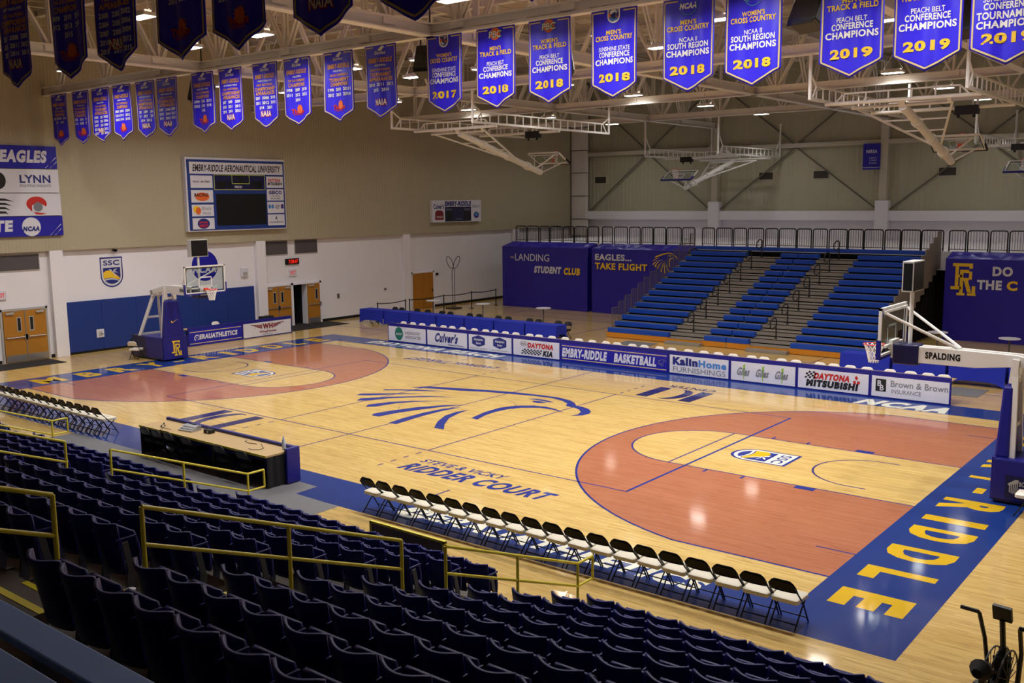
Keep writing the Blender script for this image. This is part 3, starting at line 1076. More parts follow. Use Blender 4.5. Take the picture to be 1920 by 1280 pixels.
# small scoreboard
s2 = thing('small_scoreboard', 'small white wall scoreboard with dark score window above the plain double cupboard door', 'scoreboard')
Y0, Y1, Z0, Z1 = 20.4, 24.85, 5.1, 6.42
MB().bb((WX, Y0, Z0), (WX + .2, Y1, Z1), 0).build('cabinet', SM, s2)
x = WX + .206
mb = MB()
wrect(mb, 21.5, 23.9, 5.14, 6.02, x, 4)
wrect(mb, 21.55, 22.2, 5.2, 5.75, x + .003, 2)
wrect(mb, 23.2, 23.85, 5.2, 5.75, x + .003, 2)
mb.build('score_panel', SM, s2)
mb = MB()
T(mb, 'EMBRY-RIDDLE', wp(22.7, 6.21, x), UY, UZ, 2.4, .3, 10, .1, .06)
T(mb, "Culver's", wp(20.95, 6.05, x), UY, V((0, -.25, 1)), .9, .32, 10, .2, .03)
T(mb, 'Home', wp(21.85, 5.88, x + .004), UY, UZ, .5, .16, 11)
T(mb, 'Guests', wp(23.5, 5.88, x + .004), UY, UZ, .5, .16, 11)
T(mb, 'period', wp(22.75, 5.28, x + .004), UY, UZ, .5, .14, 11)
T(mb, 'Bistro', wp(24.4, 6.05, x), UY, UZ, .7, .2, 11, .3, .0)
mb.prism([wp(20.62, 5.25, x - .004), wp(21.38, 5.25, x - .004), wp(21.36, 5.7, x - .004), wp(21.2, 5.82, x - .004), wp(20.8, 5.82, x - .004), wp(20.64, 5.7, x - .004)], (.004, 0, 0), 13)
T(mb, 'TIRES', wp(21.0, 5.42, x + .004), UY, UZ, .6, .1, 0)
mb.disc(wp(24.4, 5.5, x), UY, UZ, .25, .2, 14)
mb.disc(wp(24.4, 5.54, x + .003), UY, UZ, .17, .12, 8)
mb.build_pieces('lettering', SM, s2)

# sponsor / rivals board at the edge of the view
s3 = thing('rivals_board', 'blue and white board of team names high on the wall above the first door', 'sign')
Y0, Y1, Z0, Z1 = -8.6, -2.03, 5.1, 8.76
ZS = (Z1, 7.83, 6.86, 5.93, Z0)
for k in range(4):
    MB().bb((WX, Y0, ZS[k + 1] + .015), (WX + .1, Y1 + (.02 * k), ZS[k] - .015), 1 if k in (0, 3) else 0).build('board_panel', SM, s3)
x = WX + .106
mb = MB()
T(mb, 'EAGLES', wp(-3.37, 8.32, x), UY, UZ, 1.86, .5, 0, .15, .06)
T(mb, 'LYNN', wp(-2.98, 7.42, x), UY, UZ, 1.25, .32, 10, 0, .03)
T(mb, 'FIGHTING KNIGHTS', wp(-2.98, 7.15, x), UY, UZ, 1.25, .1, 11)
T(mb, 'STATE', wp(-4.97, 5.55, x), UY, UZ, 1.9, .46, 0, .1, .06)
mb.disc(wp(-3.28, 5.5, x), UY, UZ, .38, .38, 0)
T(mb, 'NCAA', wp(-3.28, 5.42, x + .005), UY, UZ, .68, .2, 10, .2, .08)
for k in range(4):
    z = 6.66 - k * .17
    mb.poly([wp(-4.6, z, x), wp(-4.25, z - .02, x), wp(-3.9 - k * .08, z - .14, x), wp(-4.25, z - .1, x), wp(-4.6, z - .1, x)], 2)
for k in range(2):
    for zz in (7.86, 5.13):
        mb.poly([wp(-2.55 + k * .2, zz, x), wp(-2.52 + k * .2, zz, x), wp(-2.06, zz + .47 - k * .19, x), wp(-2.06, zz + .43 - k * .19, x)], 0)
# red plume and grey helm mark, plain
mb.poly([wp(-3.0 + .42 * math.cos(t), 6.42 + .3 * math.sin(t), x) for t in [k * PI / 8 for k in range(-1, 10)]] + [wp(-3.2, 6.1, x), wp(-3.2, 6.35, x), wp(-2.95, 6.5, x)], 6)
mb.disc(wp(-2.95, 6.3, x + .004), UY, UZ, .19, .19, 11, 16)
mb.poly([wp(-3.15, 6.1, x), wp(-2.6, 6.02, x), wp(-2.85, 5.98, x), wp(-3.05, 6.0, x)], 6)
mb.disc(wp(-4.45, 7.35, x), UY, UZ, .3, .34, 2, 20)
mb.build_pieces('lettering', SM, s3)

# painted shield and round emblem, white wall
x = -20.496
sh = thing('conference_shield_sign', 'blue and white shield with yellow dune on the white wall above the blue padding', 'sign')
mb = MB()
shield(mb, (x, .22, 3.42), UY, UZ, 1.05, 1.33, 0, 10, 9, .003)
mb.build('shield', SM, sh)
rn = thing('round_emblem_sign', 'round blue emblem on the white wall behind the glass backboard', 'sign')
mb = MB().disc((x, 4.95, 3.42), UY, UZ, .72, .72, 1, 40)
rd = mb.build('emblem_disc', SM, rn)
mb = MB()
T(mb, 'NCAA', (x + .004, 4.95, 3.25), UY, UZ, 1.3, .34, 0, .2, .05)
mb.build_pieces('lettering', SM, rn)

# wall vents
vs = [(-5.4, -2.93, 3.72, 4.4), (8.42, 9.88, 3.72, 4.44), (10.34, 11.86, 3.72, 4.45)]
for i, (a, b, c, d) in enumerate(vs):
    t = thing('wall_vent', ('grey louvred vent above the door beside the rivals board', 'grey louvred vent above the shut pair of doors', 'grey louvred vent above the open doorway')[i], 'vent', group='wall vents')
    mb = MB().bb((-20.5, a, c), (-20.46, b, d))
    mb.build('frame', 'frame_grey', t)
    mb = MB()
    k = a + .05
    while k < b - .04:
        mb.bb((-20.46, k, c + .04), (-20.445, k + .03, d - .04))
        k += .05
    mb.bb((-20.461, a + .03, c + .03), (-20.457, b - .03, d - .03))
    mb.build('louvre', 'vent_grey', t)
for i, xv in enumerate((-18.2, -5.9, -2.4, 4.78)):
    t = thing('wall_vent', 'dark square vent in the far cladding, %s from the corner duct' % ORD[i], 'vent', group='far wall vents')
    MB().bb((xv - .5, 35.64, 7.45), (xv + .5, 35.7, 7.98)).build('frame', 'steel_tan', t)
    MB().bb((xv - .45, 35.62, 7.5), (xv + .45, 35.64, 7.93)).build('louvre', 'vent_dark', t)

# clock, exit signs, boxes on the end wall
ck = thing('digital_clock', 'black digital wall clock with red figures above the shut doors', 'clock')
MB().bb((-20.5, 9.7, 3.2), (-20.42, 10.56, 3.5)).build('case', 'black', ck)
mb = MB()
T(mb, '7:38:47', (-20.415, 10.18, 3.35), UY, UZ, .6, .2, 0, 0, .03)
mb.build_pieces('figures', 'led_red', ck)
for i, (yy, zz) in enumerate(((10.14, 2.77), (-4.62, 2.78))):
    t = thing('exit_sign', 'small lit exit sign above the ' + ('shut double doors beside the open doorway' if i == 0 else 'doors under the rivals board'), 'sign', group='exit signs')
    MB().bb((-20.5, yy - .24, zz - .17), (-20.43, yy + .24, zz + .17)).build('case', 'board_white', t)
    mb = MB()
    T(mb, 'EXIT', (-20.425, yy, zz), UY, UZ, .34, .18, 0, 0, .03)
    mb.build_pieces('lettering', 'exit_red', t)
t = thing('alarm_box', 'white caged alarm box on the wall beside the pilaster', 'alarm', group=None)
MB().bb((-20.5, 6.95, 2.75), (-20.4, 7.35, 3.2)).build('cage', 'board_white', t, bevel=.02)
MB().bb((-20.4, 7.03, 2.82), (-20.38, 7.27, 3.0)).build('strobe', 'frame_grey', t)
t = thing('security_camera', 'small dark dome camera above the wall shield', 'camera')
MB().cyl((-20.5, .35, 4.38), (-20.3, .35, 4.38), .05, 10).build('mount', 'black', t)
MB().tube([(-20.3, .35, 4.42), (-20.3, .35, 4.36), (-20.3, .35, 4.31)], [.08, .09, .04], 12).build('dome', 'black_gloss', t)
t = thing('thermostat', 'small dark wall box beside the cupboard doors', 'box')
MB().bb((-20.5, 21.02, 1.93), (-20.44, 21.22, 2.05)).build('case', 'black', t)
for i, (yy, zz) in enumerate(((13.2, 1.3), (16.75, 1.4))):
    t = thing('wall_handset', ('dark wall phone on the white wall between the open doorway and the pilaster', 'tiny dark wall switch beside the far pilaster')[i], 'phone')
    MB().bb((-20.5, yy - .06, zz - .12 + i * .06), (-20.44, yy + .06, zz + .12 - i * .06)).build('body', 'vent_grey', t)

# blue wall padding: six panels
for i in range(6):
    a = -2.0 + i * 1.61
    o = MB().bb((-20.5, a, .1), (-20.42, a + 1.605, 2.26)).build('wall_pad', 'mat_blue', bevel=.01)
    tag(o, 'blue wall padding panel, %s from the door beside the rivals board' % ORD[i], 'wall padding', 'blue wall pads')
t = thing('outlet_box', 'small white wall box set in the blue padding', 'box')
MB().bb((-20.42, -.72, .62), (-20.39, -.38, .98)).build('plate', 'board_white', t)
MB().bb((-20.39, -.62, .7), (-20.37, -.48, .88)).bb((-20.39, -.52, .74), (-20.37, -.42, .8)).build('socket', 'frame_grey', t)


# doors
def door_leaf(par, y0, y1, hinge, lab=None, x=-20.47):
    d = MB().bb((x, y0, .02), (x + .05, y1, 2.1)).build('leaf', 'door_wood', par, label=lab)
    MB().bb((x + .05, y0 + .02, .03), (x + .056, y1 - .02, .3)).build('kick_plate', 'steel_plain', d)
    w = y1 - y0
    yc = y0 + (.72 if hinge == 'l' else .28) * w
    MB().bb((x + .05, yc - .09, 1.25), (x + .058, yc + .09, 1.85)).build('frame', 'frame_grey', d)
    MB().bb((x + .058, yc - .06, 1.29), (x + .061, yc + .06, 1.81)).build('vision_pane', 'screen', d)
    MB().tube([(x + .05, y0 + .05, 1.02), (x + .1, y0 + .08, 1.02), (x + .1, y1 - .08, 1.02), (x + .05, y1 - .05, 1.02)], .022, 8).bb((x + .05, (y1 if hinge == 'l' else y0) - .06, .92), (x + .1, (y1 if hinge == 'l' else y0) + .06, 1.12)).build('push_bar', 'steel_plain', d)
    yh = y0 + (.3 if hinge == 'l' else .7) * w
    MB().bb((x + .05, yh - .16, 1.98), (x + .12, yh + .16, 2.05)).bar((x + .1, yh, 2.06), (x + .05, yh + .3, 2.1), .02).build('closer', 'frame_grey', d)


d1 = struct(bpy.data.objects.new('door_1', None)); COL.objects.link(d1)
door_leaf(d1, -4.6, -3.74, 'l'); door_leaf(d1, -3.71, -2.87, 'r')
MB().bb((-20.5, -4.7, 0), (-20.44, -4.62, 2.2)).bb((-20.5, -2.85, 0), (-20.44, -2.77, 2.2)).bb((-20.5, -4.7, 2.11), (-20.44, -2.77, 2.2)).bb((-20.5, -3.745, 0), (-20.41, -3.705, 2.1), 1).build('door_frame', ['frame_grey', 'door_metal'], d1)
d2 = struct(bpy.data.objects.new('door_2', None)); COL.objects.link(d2)
door_leaf(d2, 8.32, 9.12, 'l'); door_leaf(d2, 9.15, 9.95, 'r'); door_leaf(d2, 11.06, 11.86, 'l')
MB().bb((-20.5, 8.22, 0), (-20.43, 8.31, 2.22)).bb((-20.5, 9.97, 0), (-20.43, 10.12, 2.22)).bb((-20.5, 11.88, 0), (-20.43, 12.0, 2.22)).bb((-20.5, 8.22, 2.12), (-20.43, 12.0, 2.22)).bb((-20.5, 9.115, 0), (-20.41, 9.155, 2.1), 1).build('door_frame', ['wall_white', 'door_metal'], d2)
d3 = struct(bpy.data.objects.new('door_3', None)); COL.objects.link(d3)
for a, b in ((18.98, 19.84), (19.86, 20.72)):
    MB().bb((-20.47, a, .02), (-20.43, b, 2.12)).build('leaf', 'door_wood', d3)
MB().bb((-20.5, 18.88, 0), (-20.44, 18.97, 2.22)).bb((-20.5, 20.73, 0), (-20.44, 20.82, 2.22)).bb((-20.5, 18.88, 2.13), (-20.44, 20.82, 2.22)).bb((-20.45, 20.62, 1.0), (-20.38, 20.67, 1.12), 1).build('door_frame', ['wall_white', 'black'], d3)
for i, (p) in enumerate((((-20.3, -5.6), (-18.75, -2.95)), ((-20.4, 8.5), (-18.6, 12.3)))):
    o = MB().bb((p[0][0], p[0][1], 0.0), (p[1][0], p[1][1], .012)).build('door_mat', 'mat_black')
    tag(o, ('black entrance mat in front of the doors under the rivals board', 'black entrance mat in front of the open doorway')[i], 'mat', 'entrance mats')

# blue poster on the far wall column
t = thing('wall_poster', 'blue vertical poster hung high on the far wall beside a column', 'poster')
MB().bb((.22, 35.2, 7.92), (1.2, 35.24, 9.4)).build('sheet', SM[1], t)
mb = MB()
T(mb, 'NIRSA', (.72, 35.195, 8.95), XA, ZA, .62, .2, 0, 0, .03)
T(mb, 'Leaders in', (.8, 35.195, 8.6), XA, ZA, .42, .1, 0, 0, .0)
T(mb, 'Collegiate', (.8, 35.195, 8.45), XA, ZA, .42, .1, 0, 0, .0)
T(mb, 'Recreation', (.8, 35.195, 8.3), XA, ZA, .42, .1, 0, 0, .0)
mb.bb((.24, 35.19, 8.02), (1.18, 35.196, 8.05))
mb.build_pieces('lettering', SM, t)


# ------------------------------------------------------------------ monogram and small shapes
def er_mark(mb, c, ux, uy, h, m, e=0.0):
    """interlocked slab-serif E and R"""
    c, ux, uy = V(c), V(ux), V(uy)
    n = ux.cross(uy).normalized() * e
    def q(x0, y0, x1, y1):
        mb.poly([c + n + ux * (a * h) + uy * (b * h) for a, b in ((x0, y0), (x1, y0), (x1, y1), (x0, y1))], m)
    # E
    q(-.28, .4, .3, .5); q(-.2, -.22, -.1, .4); q(-.32, -.32, -.02, -.22); q(.2, .34, .3, .4); q(-.1, .06, .0, .14)
    # R
    q(-.06, .2, .2, .3); q(-.06, -.42, .04, .2); q(-.14, -.5, .1, -.42); q(.04, -.04, .2, .05); q(.2, .0, .29, .25)
    mb.poly([c + n + ux * (a * h) + uy * (b * h) for a, b in ((.06, -.04), (.18, -.04), (.29, -.4), (.17, -.4))], m)
    q(.17, -.5, .42, -.42); q(.3, -.42, .4, -.2)


def swoosh(mb, c, ux, uy, w, m):
    c, ux, uy = V(c), V(ux), V(uy)
    mb.poly([c + ux * x * w + uy * y * w for x, y in ((-.5, -.02), (-.42, -.2), (-.25, -.2), (.5, .22), (-.2, -.08), (-.36, -.06), (-.38, .1))], m)


HM = ['hoop_white', 'pad_blue', 'banner_yellow', 'black', 'board_white', 'glass', 'rim_red', 'net_white', 'panel_navy', 'frame_grey']


def net_mesh(mb, c, axis_u, axis_v, down, r0, r1, h, m, n=12):
    c, axis_u, axis_v, down = V(c), V(axis_u), V(axis_v), V(down)
    R = 5
    def pt(k, j):
        r = r0 + (r1 - r0) * (j / R) ** .7
        a = 2 * PI * (k + .5 * (j % 2)) / n
        return c + (axis_u * math.cos(a) + axis_v * math.sin(a)) * r + down * h * j / R
    for j in range(R):
        for k in range(n):
            a = pt(k, j)
            for b in (pt(k + (0 if j % 2 == 0 else 1), j + 1), pt(k - (1 if j % 2 == 0 else 0), j + 1)):
                mb.bar(a, b, .014, .014, m)


def board(t, M, pad, pads=True):
    """glass backboard in the frame M (local: u right, v up, w towards the court)"""
    def p(u, v, w=0):
        return M @ V((u, v, w))
    mb = MB()
    def bx(u0, u1, v0, v1, w0, w1, m):
        vs = [p(u, v, w) for u in (u0, u1) for v in (v0, v1) for w in (w0, w1)]
        mb.add(vs, [(0, 1, 3, 2), (4, 6, 7, 5), (0, 4, 5, 1), (2, 3, 7, 6), (0, 2, 6, 4), (1, 5, 7, 3)], m)
    bx(-.9, .9, -.53, .53, -.012, 0, 5)
    g = mb.build('backboard', HM, t)
    mb = MB()
    for a in ((-.915, -.86, -.54, .54), (.86, .915, -.54, .54), (-.915, .915, .485, .54), (-.915, .915, -.54, -.485)):
        bx(*a, -.05, .012, 0)
    mb.build('frame', HM, g)
    mb = MB()
    for a in ((-.305, -.255, -.38, .1), (.255, .305, -.38, .1), (-.305, .305, .06, .11), (-.305, .305, -.38, -.33)):
        bx(*a, .001, .006, 4)
    for a in ((-.84, -.82, -.46, .46), (.82, .84, -.46, .46), (-.84, .84, .44, .46)):
        bx(*a, -.03, -.014, 3)
    mb.build('target_square', HM, g)
    if pads:
        mb = MB()
        bx(-.93, .93, -.585, -.53, -.06, .03, pad)
        bx(-.945, -.9, -.585, -.16, -.06, .035, pad)
        bx(.9, .945, -.585, -.16, -.06, .035, pad)
        mb.build('edge_padding', HM, g)
    mb = MB()
    rc = p(0, -.38, .38)
    U, W, D = (p(1, 0, 0) - p(0, 0, 0)), (p(0, 0, 1) - p(0, 0, 0)), (p(0, -1, 0) - p(0, 0, 0))
    mb.tube([rc + U * .228 * math.cos(a) + W * .228 * math.sin(a) for a in [2 * PI * k / 24 for k in range(24)]], .011, 8, 6, True)
    bx(-.1, .1, -.44, -.34, 0, .03, 6)
    bx(-.07, .07, -.41, -.37, .03, .17, 6)
    mb.build('rim', HM, t)
    mb = MB()
    net_mesh(mb, rc, U, W, V((0, 0, -1)), .225, .1, .42, 7)
    mb.build('net', HM, t)


def portable_hoop(loc, rz, lab, brand):
    t = thing('basketball_hoop', lab, 'basketball hoop', loc, rz, None)
    # board frame: u = -y, v = z, w = -x (court side)
    M = Matrix(((0, 0, -1, .40), (-1, 0, 0, 0), (0, 1, 0, 3.43), (0, 0, 0, 1)))
    board(t, M, 1)
    mb = MB().bb((2.78, -.55, .04), (5.1, .55, .95)).bb((2.72, -.55, .06), (2.8, .55, .98), 1).bb((2.78, -.57, .1), (4.0, -.55, .94), 1).bb((2.78, .55, .1), (4.0, .57, .94), 1).bb((2.78, -.56, .9), (4.4, .56, .96), 1)
    b = mb.build('base', ['panel_navy', 'pad_blue'], t, bevel=.03)
    mb = MB()
    er_mark(mb, (2.712, 0, .5), (0, -1, 0), ZA, .62, 2)
    if brand:
        for y in (-.585,):
            mb.box((3.4, y, .4), (.78, .01, .46), 8)
            T(mb, 'BOULEVARD', (3.52, y - .007, .48), XA, ZA, .5, .1, 9, 0, .03)
            T(mb, 'PARTNERS', (3.5, y - .007, .34), XA, ZA, .46, .1, 9, 0, .03)
            for k in range(5):
                mb.box((3.1 + k * .035, y - .007, .38), (.02, .004, .2 + .02 * k), 9)
            mb.poly([V((x, y - .008, z)) for x, z in ((3.06, .46), (3.2, .56), (3.26, .56), (3.26, .5), (3.08, .42))], 9)
    mb.build_pieces('emblem', HM, b)
    for y in (-.42, .42):
        for x in (3.0, 4.9):
            MB().cyl((x, y - .04, .05), (x, y + .04, .05), .05, 12).build('caster', 'black', b)
    # padded column leaning back, with the white uprights showing above
    mb = MB()
    mb.add([(2.74, -.46, .95), (2.74, .46, .95), (3.02, .46, .95), (3.02, -.46, .95), (2.8, -.3, 2.45), (2.8, .3, 2.45), (3.0, .3, 2.45), (3.0, -.3, 2.45)],
           [(3, 2, 1, 0), (4, 5, 6, 7), (0, 1, 5, 4), (1, 2, 6, 5), (2, 3, 7, 6), (3, 0, 4, 7)], 1)
    pd = mb.build('column_pad', HM, t, bevel=.05)
    mb = MB()
    swoosh(mb, (2.745, -.02, 1.62), (0, -1, 0), V((.04, 0, 1)), .34, 2)
    mb.build_pieces('emblem', HM, pd)
    mb = MB()
    for s in (-1, 1):
        mb.bar((3.06, s * .36, .95), (3.0, s * .2, 2.9), .1, .12)
        mb.bar((2.96, s * .2, 2.5), (3.0, s * .2, 3.0), .14, .14)
    mb.bar((3.02, -.34, 1.6), (3.02, .34, 1.6), .08).bar((3.0, -.2, 2.55), (3.0, .2, 2.55), .1)
    mb.build('upright', HM, t)
    mb = MB()
    for s in (-1, 1):
        mb.bar((4.55, s * .5, .92), (3.98, s * .1, 2.66), .1, .12)
        mb.bar((3.92, s * .12, 2.58), (4.06, s * .12, 2.8), .14, .16)
    mb.bar((4.3, -.32, 1.7), (4.3, .32, 1.7), .08).bar((4.54, -.5, .98), (4.54, .5, .98), .1)
    mb.build('rear_arm', HM, t)
    # boom: level front, kinked back end
    mb = MB()
    for s in (-1, 1):
        y0, y1 = s * .07, s * .19
        pts = [(.55, 2.74), (2.2, 2.74), (3.05, 2.84), (4.12, 2.62), (4.12, 2.82), (3.02, 3.08), (1.9, 3.1), (.55, 3.1)]
        mb.prism([(x, y0, z) for x, z in pts], (0, y1 - y0, 0))
    mb.bb((.45, -.2, 2.8), (.6, .2, 3.06)).bb((.6, -.1, 3.0), (1.9, .1, 3.06)).bb((1.9, -.07, 2.95), (2.1, .07, 3.0))
    bo = mb.build('boom', HM, t, bevel=.01)
    mb = MB()
    for s in (-1, 1):
        T(mb, 'SPALDING', (1.55, s * .197, 2.93), (-s, 0, 0), ZA, .72, .15, 3, 0, .05)
    mb.build_pieces('lettering', HM, bo)
    MB().bb((.5, -.23, 2.68), (1.05, .23, 3.13)).build('boom_pad', 'panel_navy', t, bevel=.03)
    MB().bb((.41, -.25, 3.0), (.5, .25, 3.2)).bar((.45, -.6, 3.1), (.45, .6, 3.1), .06).bar((.47, -.8, 3.88), (.47, .8, 3.88), .05).build('board_mount', 'hoop_white', t)
    for s in (-1, 1):
        MB().cyl((.47, s * .75, 3.86), (1.85, s * .08, 3.1), .032, 8).build('strut', 'hoop_white', t)
    MB().cyl((.8, 0, 3.1), (.8, 0, 4.32), .045, 10).build('clock_post', 'hoop_white', t)
    mb = MB().bb((.68, -.39, 4.3), (.92, .39, 4.97), 0)
    k = mb.build('shot_clock', 'frame_grey', t, bevel=.01)
    MB().bb((.672, -.36, 4.33), (.68, .36, 4.94)).bb((.92, -.36, 4.33), (.926, .36, 4.94)).bb((.71, -.396, 4.34), (.9, -.39, 4.93)).build('display', 'screen', k)


portable_hoop((12.75, 0, 0), 0, 'large white portable basketball hoop with blue padding, its boom printed in black', True)
portable_hoop((-12.75, 0, 0), PI, 'portable basketball hoop standing before the blue wall padding', False)


# ------------------------------------------------------------------ folded hoops under the roof
def ceiling_hoop(loc, rz, L, up, lab, pad):
    t = thing('ceiling_hoop', lab, 'basketball hoop', loc, rz, 'folded ceiling hoops')
    for s in (-1, 1):
        for y in (0, L):
            MB().cyl((s * 2.3, y, -.03), (s * 2.3, y, up), .055, 10).cyl((s * 2.3, y, up - .06), (s * 2.3, y, up), .09, 8).bar((s * 2.3, y, up * .55), (s * 2.3, y + (.55 if y == 0 else -.55), .42), .05).build('hanger_post', 'hoop_white', t)
        mb = MB().bar((s * 2.3, 0, 0), (s * 2.3, L, 0), .09).bar((s * 2.3, .55, .42), (s * 2.3, L - .55, .42), .055).bar((s * 2.3, .2, 0), (s * 2.3, .55, .42), .05).bar((s * 2.3, L - .2, 0), (s * 2.3, L - .55, .42), .05)
        k = .55
        while k < L - .5:
            mb.bar((s * 2.3, k, 0), (s * 2.3, k, .42), .04)
            k += .55
        mb.build('ladder_beam', 'hoop_white', t)
    for y, z in ((1.45, -.08), (5.9, -.08)):
        mb = MB().cyl((-2.35, y, z), (2.35, y, z), .06, 10).bar((-1.75, y, z + .3), (1.75, y, z + .3), .05).bar((-2.05, y, z), (-1.75, y, z + .3), .045).bar((2.05, y, z), (1.75, y, z + .3), .045)
        for k in range(6):
            mb.bar((-1.75 + k * .7, y, z), (-1.75 + k * .7, y, z + .3), .045)
        mb.build('cross_ladder', 'hoop_white', t)
    mb = MB().cyl((-1.6, 1.75, -.22), (1.5, 1.75, -.22), .05, 10).bar((0, 1.6, -.05), (0, 1.75, -.25), .2, .1).bar((1.4, 1.6, -.05), (1.4, 1.75, -.25), .12, .08)
    mb.build('hinge_bar', 'hoop_white', t)
    a, b = V((0, 1.8, -.25)), V((0, 7.6, -1.82))
    mb = MB().cyl(a, b, .14, 12).cyl(a.lerp(b, .25), a.lerp(b, .28), .18, 12).cyl(a.lerp(b, .55), a.lerp(b, .58), .18, 12).cyl(a.lerp(b, .8), a.lerp(b, .84), .19, 12)
    mb.build('mast', 'hoop_white', t, smooth=True)
    for s in (-1, 1):
        c = a.lerp(b, .74)
        mb = MB().bar((s * 1.45, 1.8, -.24), c, .06)
        for f in (.3, .55):
            q = V((s * 1.45, 1.8, -.24)).lerp(c, f)
            mb.bar(q, a.lerp(b, f * .74), .045)
        mb.build('side_brace', 'hoop_white', t)
    # board lies parallel to the mast, carried above its end
    d = (b - a).normalized()
    nrm = V((0, -d.z, d.y)) * 1.0
    if nrm.z < 0:
        nrm = -nrm
    tilt = Matrix.Rotation(-.22, 3, 'X')
    vd, wd = tilt @ (-d), tilt @ nrm
    cc = b + d * .45 + nrm * .85
    ud = vd.cross(wd)
    M = Matrix(((ud.x, vd.x, wd.x, cc.x), (ud.y, vd.y, wd.y, cc.y), (ud.z, vd.z, wd.z, cc.z), (0, 0, 0, 1)))
    board(t, M, pad)
    mb = MB()
    for s in (-1, 1):
        mb.bar(b - d * .5, M @ V((s * .6, .35, -.05)), .05).bar(b + d * .05, M @ V((s * .6, -.4, -.05)), .05)
    mb.bar(M @ V((-.8, .35, -.05)), M @ V((.8, .35, -.05)), .05).bar(M @ V((-.8, -.4, -.05)), M @ V((.8, -.4, -.05)), .05)
    mb.build('board_mount', 'hoop_white', t)
    MB().bb((.5, 5.75, -.32), (1.25, 6.0, -.02)).cyl((.6, 5.88, -.42), (.6, 5.88, -.3), .05, 8).cyl((1.1, 5.88, -.42), (1.1, 5.88, -.3), .05, 8).build('winch', 'black', t)


ceiling_hoop((-8.4, 8.0, 9.5), 0, 10.0, 1.32, 'folded white ceiling hoop frame hung before the small scoreboard wall', 3)
ceiling_hoop((10.15, 8.0, 9.42), 0, 10.0, 1.4, 'folded white ceiling hoop frame hung over the tall tiered benches, beyond the gold 2019 banners', 3)
ceiling_hoop((-7.15, 35.2, 8.8), PI, 8.2, 2.0, 'folded ceiling hoop with blue edge near the far wall, closer to the corner duct', 1)
ceiling_hoop((10.5, 35.2, 8.8), PI, 8.2, 2.0, 'folded ceiling hoop with blue edge near the far wall, beyond the blue poster', 1)

# ------------------------------------------------------------------ folding chair
def folding_chair(lab, group, cats, shell, frame, seatm, script=False):
    """faces +y; origin on the floor under the seat centre"""
    t = thing('folding_chair', lab, 'chair', (0, 0, 0), 0, group)
    def back(u, v):
        x = (u - .5) * .43
        z = .60 + v * .19 - .055 * max(0, abs(2 * u - 1) - .45) ** 2 * 6 * v
        return (x, -.235 - .035 * (1 - (2 * u - 1) ** 2) - .06 * v, z)
    MB().sheet(back, 10, 5).build('backrest', shell, t, smooth=True, solid=.022)
    mb = MB()
    n = 6
    def rr(z, e):
        pts = []
        for cx, cy, a0 in ((.165, .16, 0), (-.165, .16, 90), (-.16, -.16, 180), (.16, -.16, 270)):
            for k in range(n + 1):
                a = math.radians(a0 + 90 * k / n)
                pts.append((cx + (.055 - e) * math.cos(a), cy + (.055 - e) * math.sin(a), z))
        return pts
    r0, r1, r2, r3 = rr(.385, .02), rr(.4, 0), rr(.455, 0), rr(.47, .022)
    N = len(r0)
    mb.add(r0 + r1 + r2 + r3, [(k + a * N, (k + 1) % N + a * N, (k + 1) % N + (a + 1) * N, k + (a + 1) * N) for a in range(3) for k in range(N)] + [tuple(range(3 * N, 4 * N)), tuple(reversed(range(N)))])
    s = mb.build('seat', seatm, t, smooth=True)
    if script:
        mb = MB()
        T(mb, 'Riddle', (0, .06, .472), -XA, -YA, .2, .05, 0, .3, .0)
        mb.build_pieces('lettering', 'logo_grey', s)
    for sx in (-1, 1):
        MB().tube([(sx * .205, -.30, .70), (sx * .215, -.22, .58), (sx * .215, .0, .36), (sx * .215, .22, .0)], .013, 6).build('leg', frame, t)
        MB().tube([(sx * .19, .14, .39), (sx * .195, -.02, .26), (sx * .195, -.26, .0)], .013, 6).build('leg', frame, t)
    for hw, y, z in ((.215, .16, .09), (.195, -.2, .09), (.215, .0, .36)):
        MB().cyl((-hw, y, z), (hw, y, z), .01, 6).build('stretcher', frame, t)
    KIDS[t.name] = list(t.children)
    for c in t.children:
        KIDS[c.name] = list(c.children)
    return t


def row_of(proto, spots, labels):
    for i, ((x, y, rz), lab) in enumerate(zip(spots, labels)):
        if i == 0:
            proto.location = (x, y, 0)
            proto.rotation_euler = (0, 0, rz)
            proto['label'] = lab
        else:
            dup(proto, (x, y, 0), rz, lab)


# bench rows in front of the seats: white seats, black backs
n = 20
sp_ = [(5.62 + .4685 * i, -8.74, random.uniform(-.03, .03)) for i in range(n)]
ch = folding_chair('', 'white-seated chairs on the near sideline', 'chair', 'black_gloss', 'black', 'chair_cream', True)
row_of(ch, sp_, ['white-seated black folding chair, %s along the twenty-chair row from the scoring table' % ORD[i] for i in range(n)])
n = 14
sp_ = [(-5.6 - .469 * i, -8.5, random.uniform(-.03, .03)) for i in range(n)]
ch = folding_chair('', 'white-seated chairs beyond the scoring table', 'chair', 'black_gloss', 'black', 'chair_cream', True)
row_of(ch, sp_, ['white-seated black folding chair beyond the scoring table, %s counting away from the table' % ORD[i] for i in range(n)])
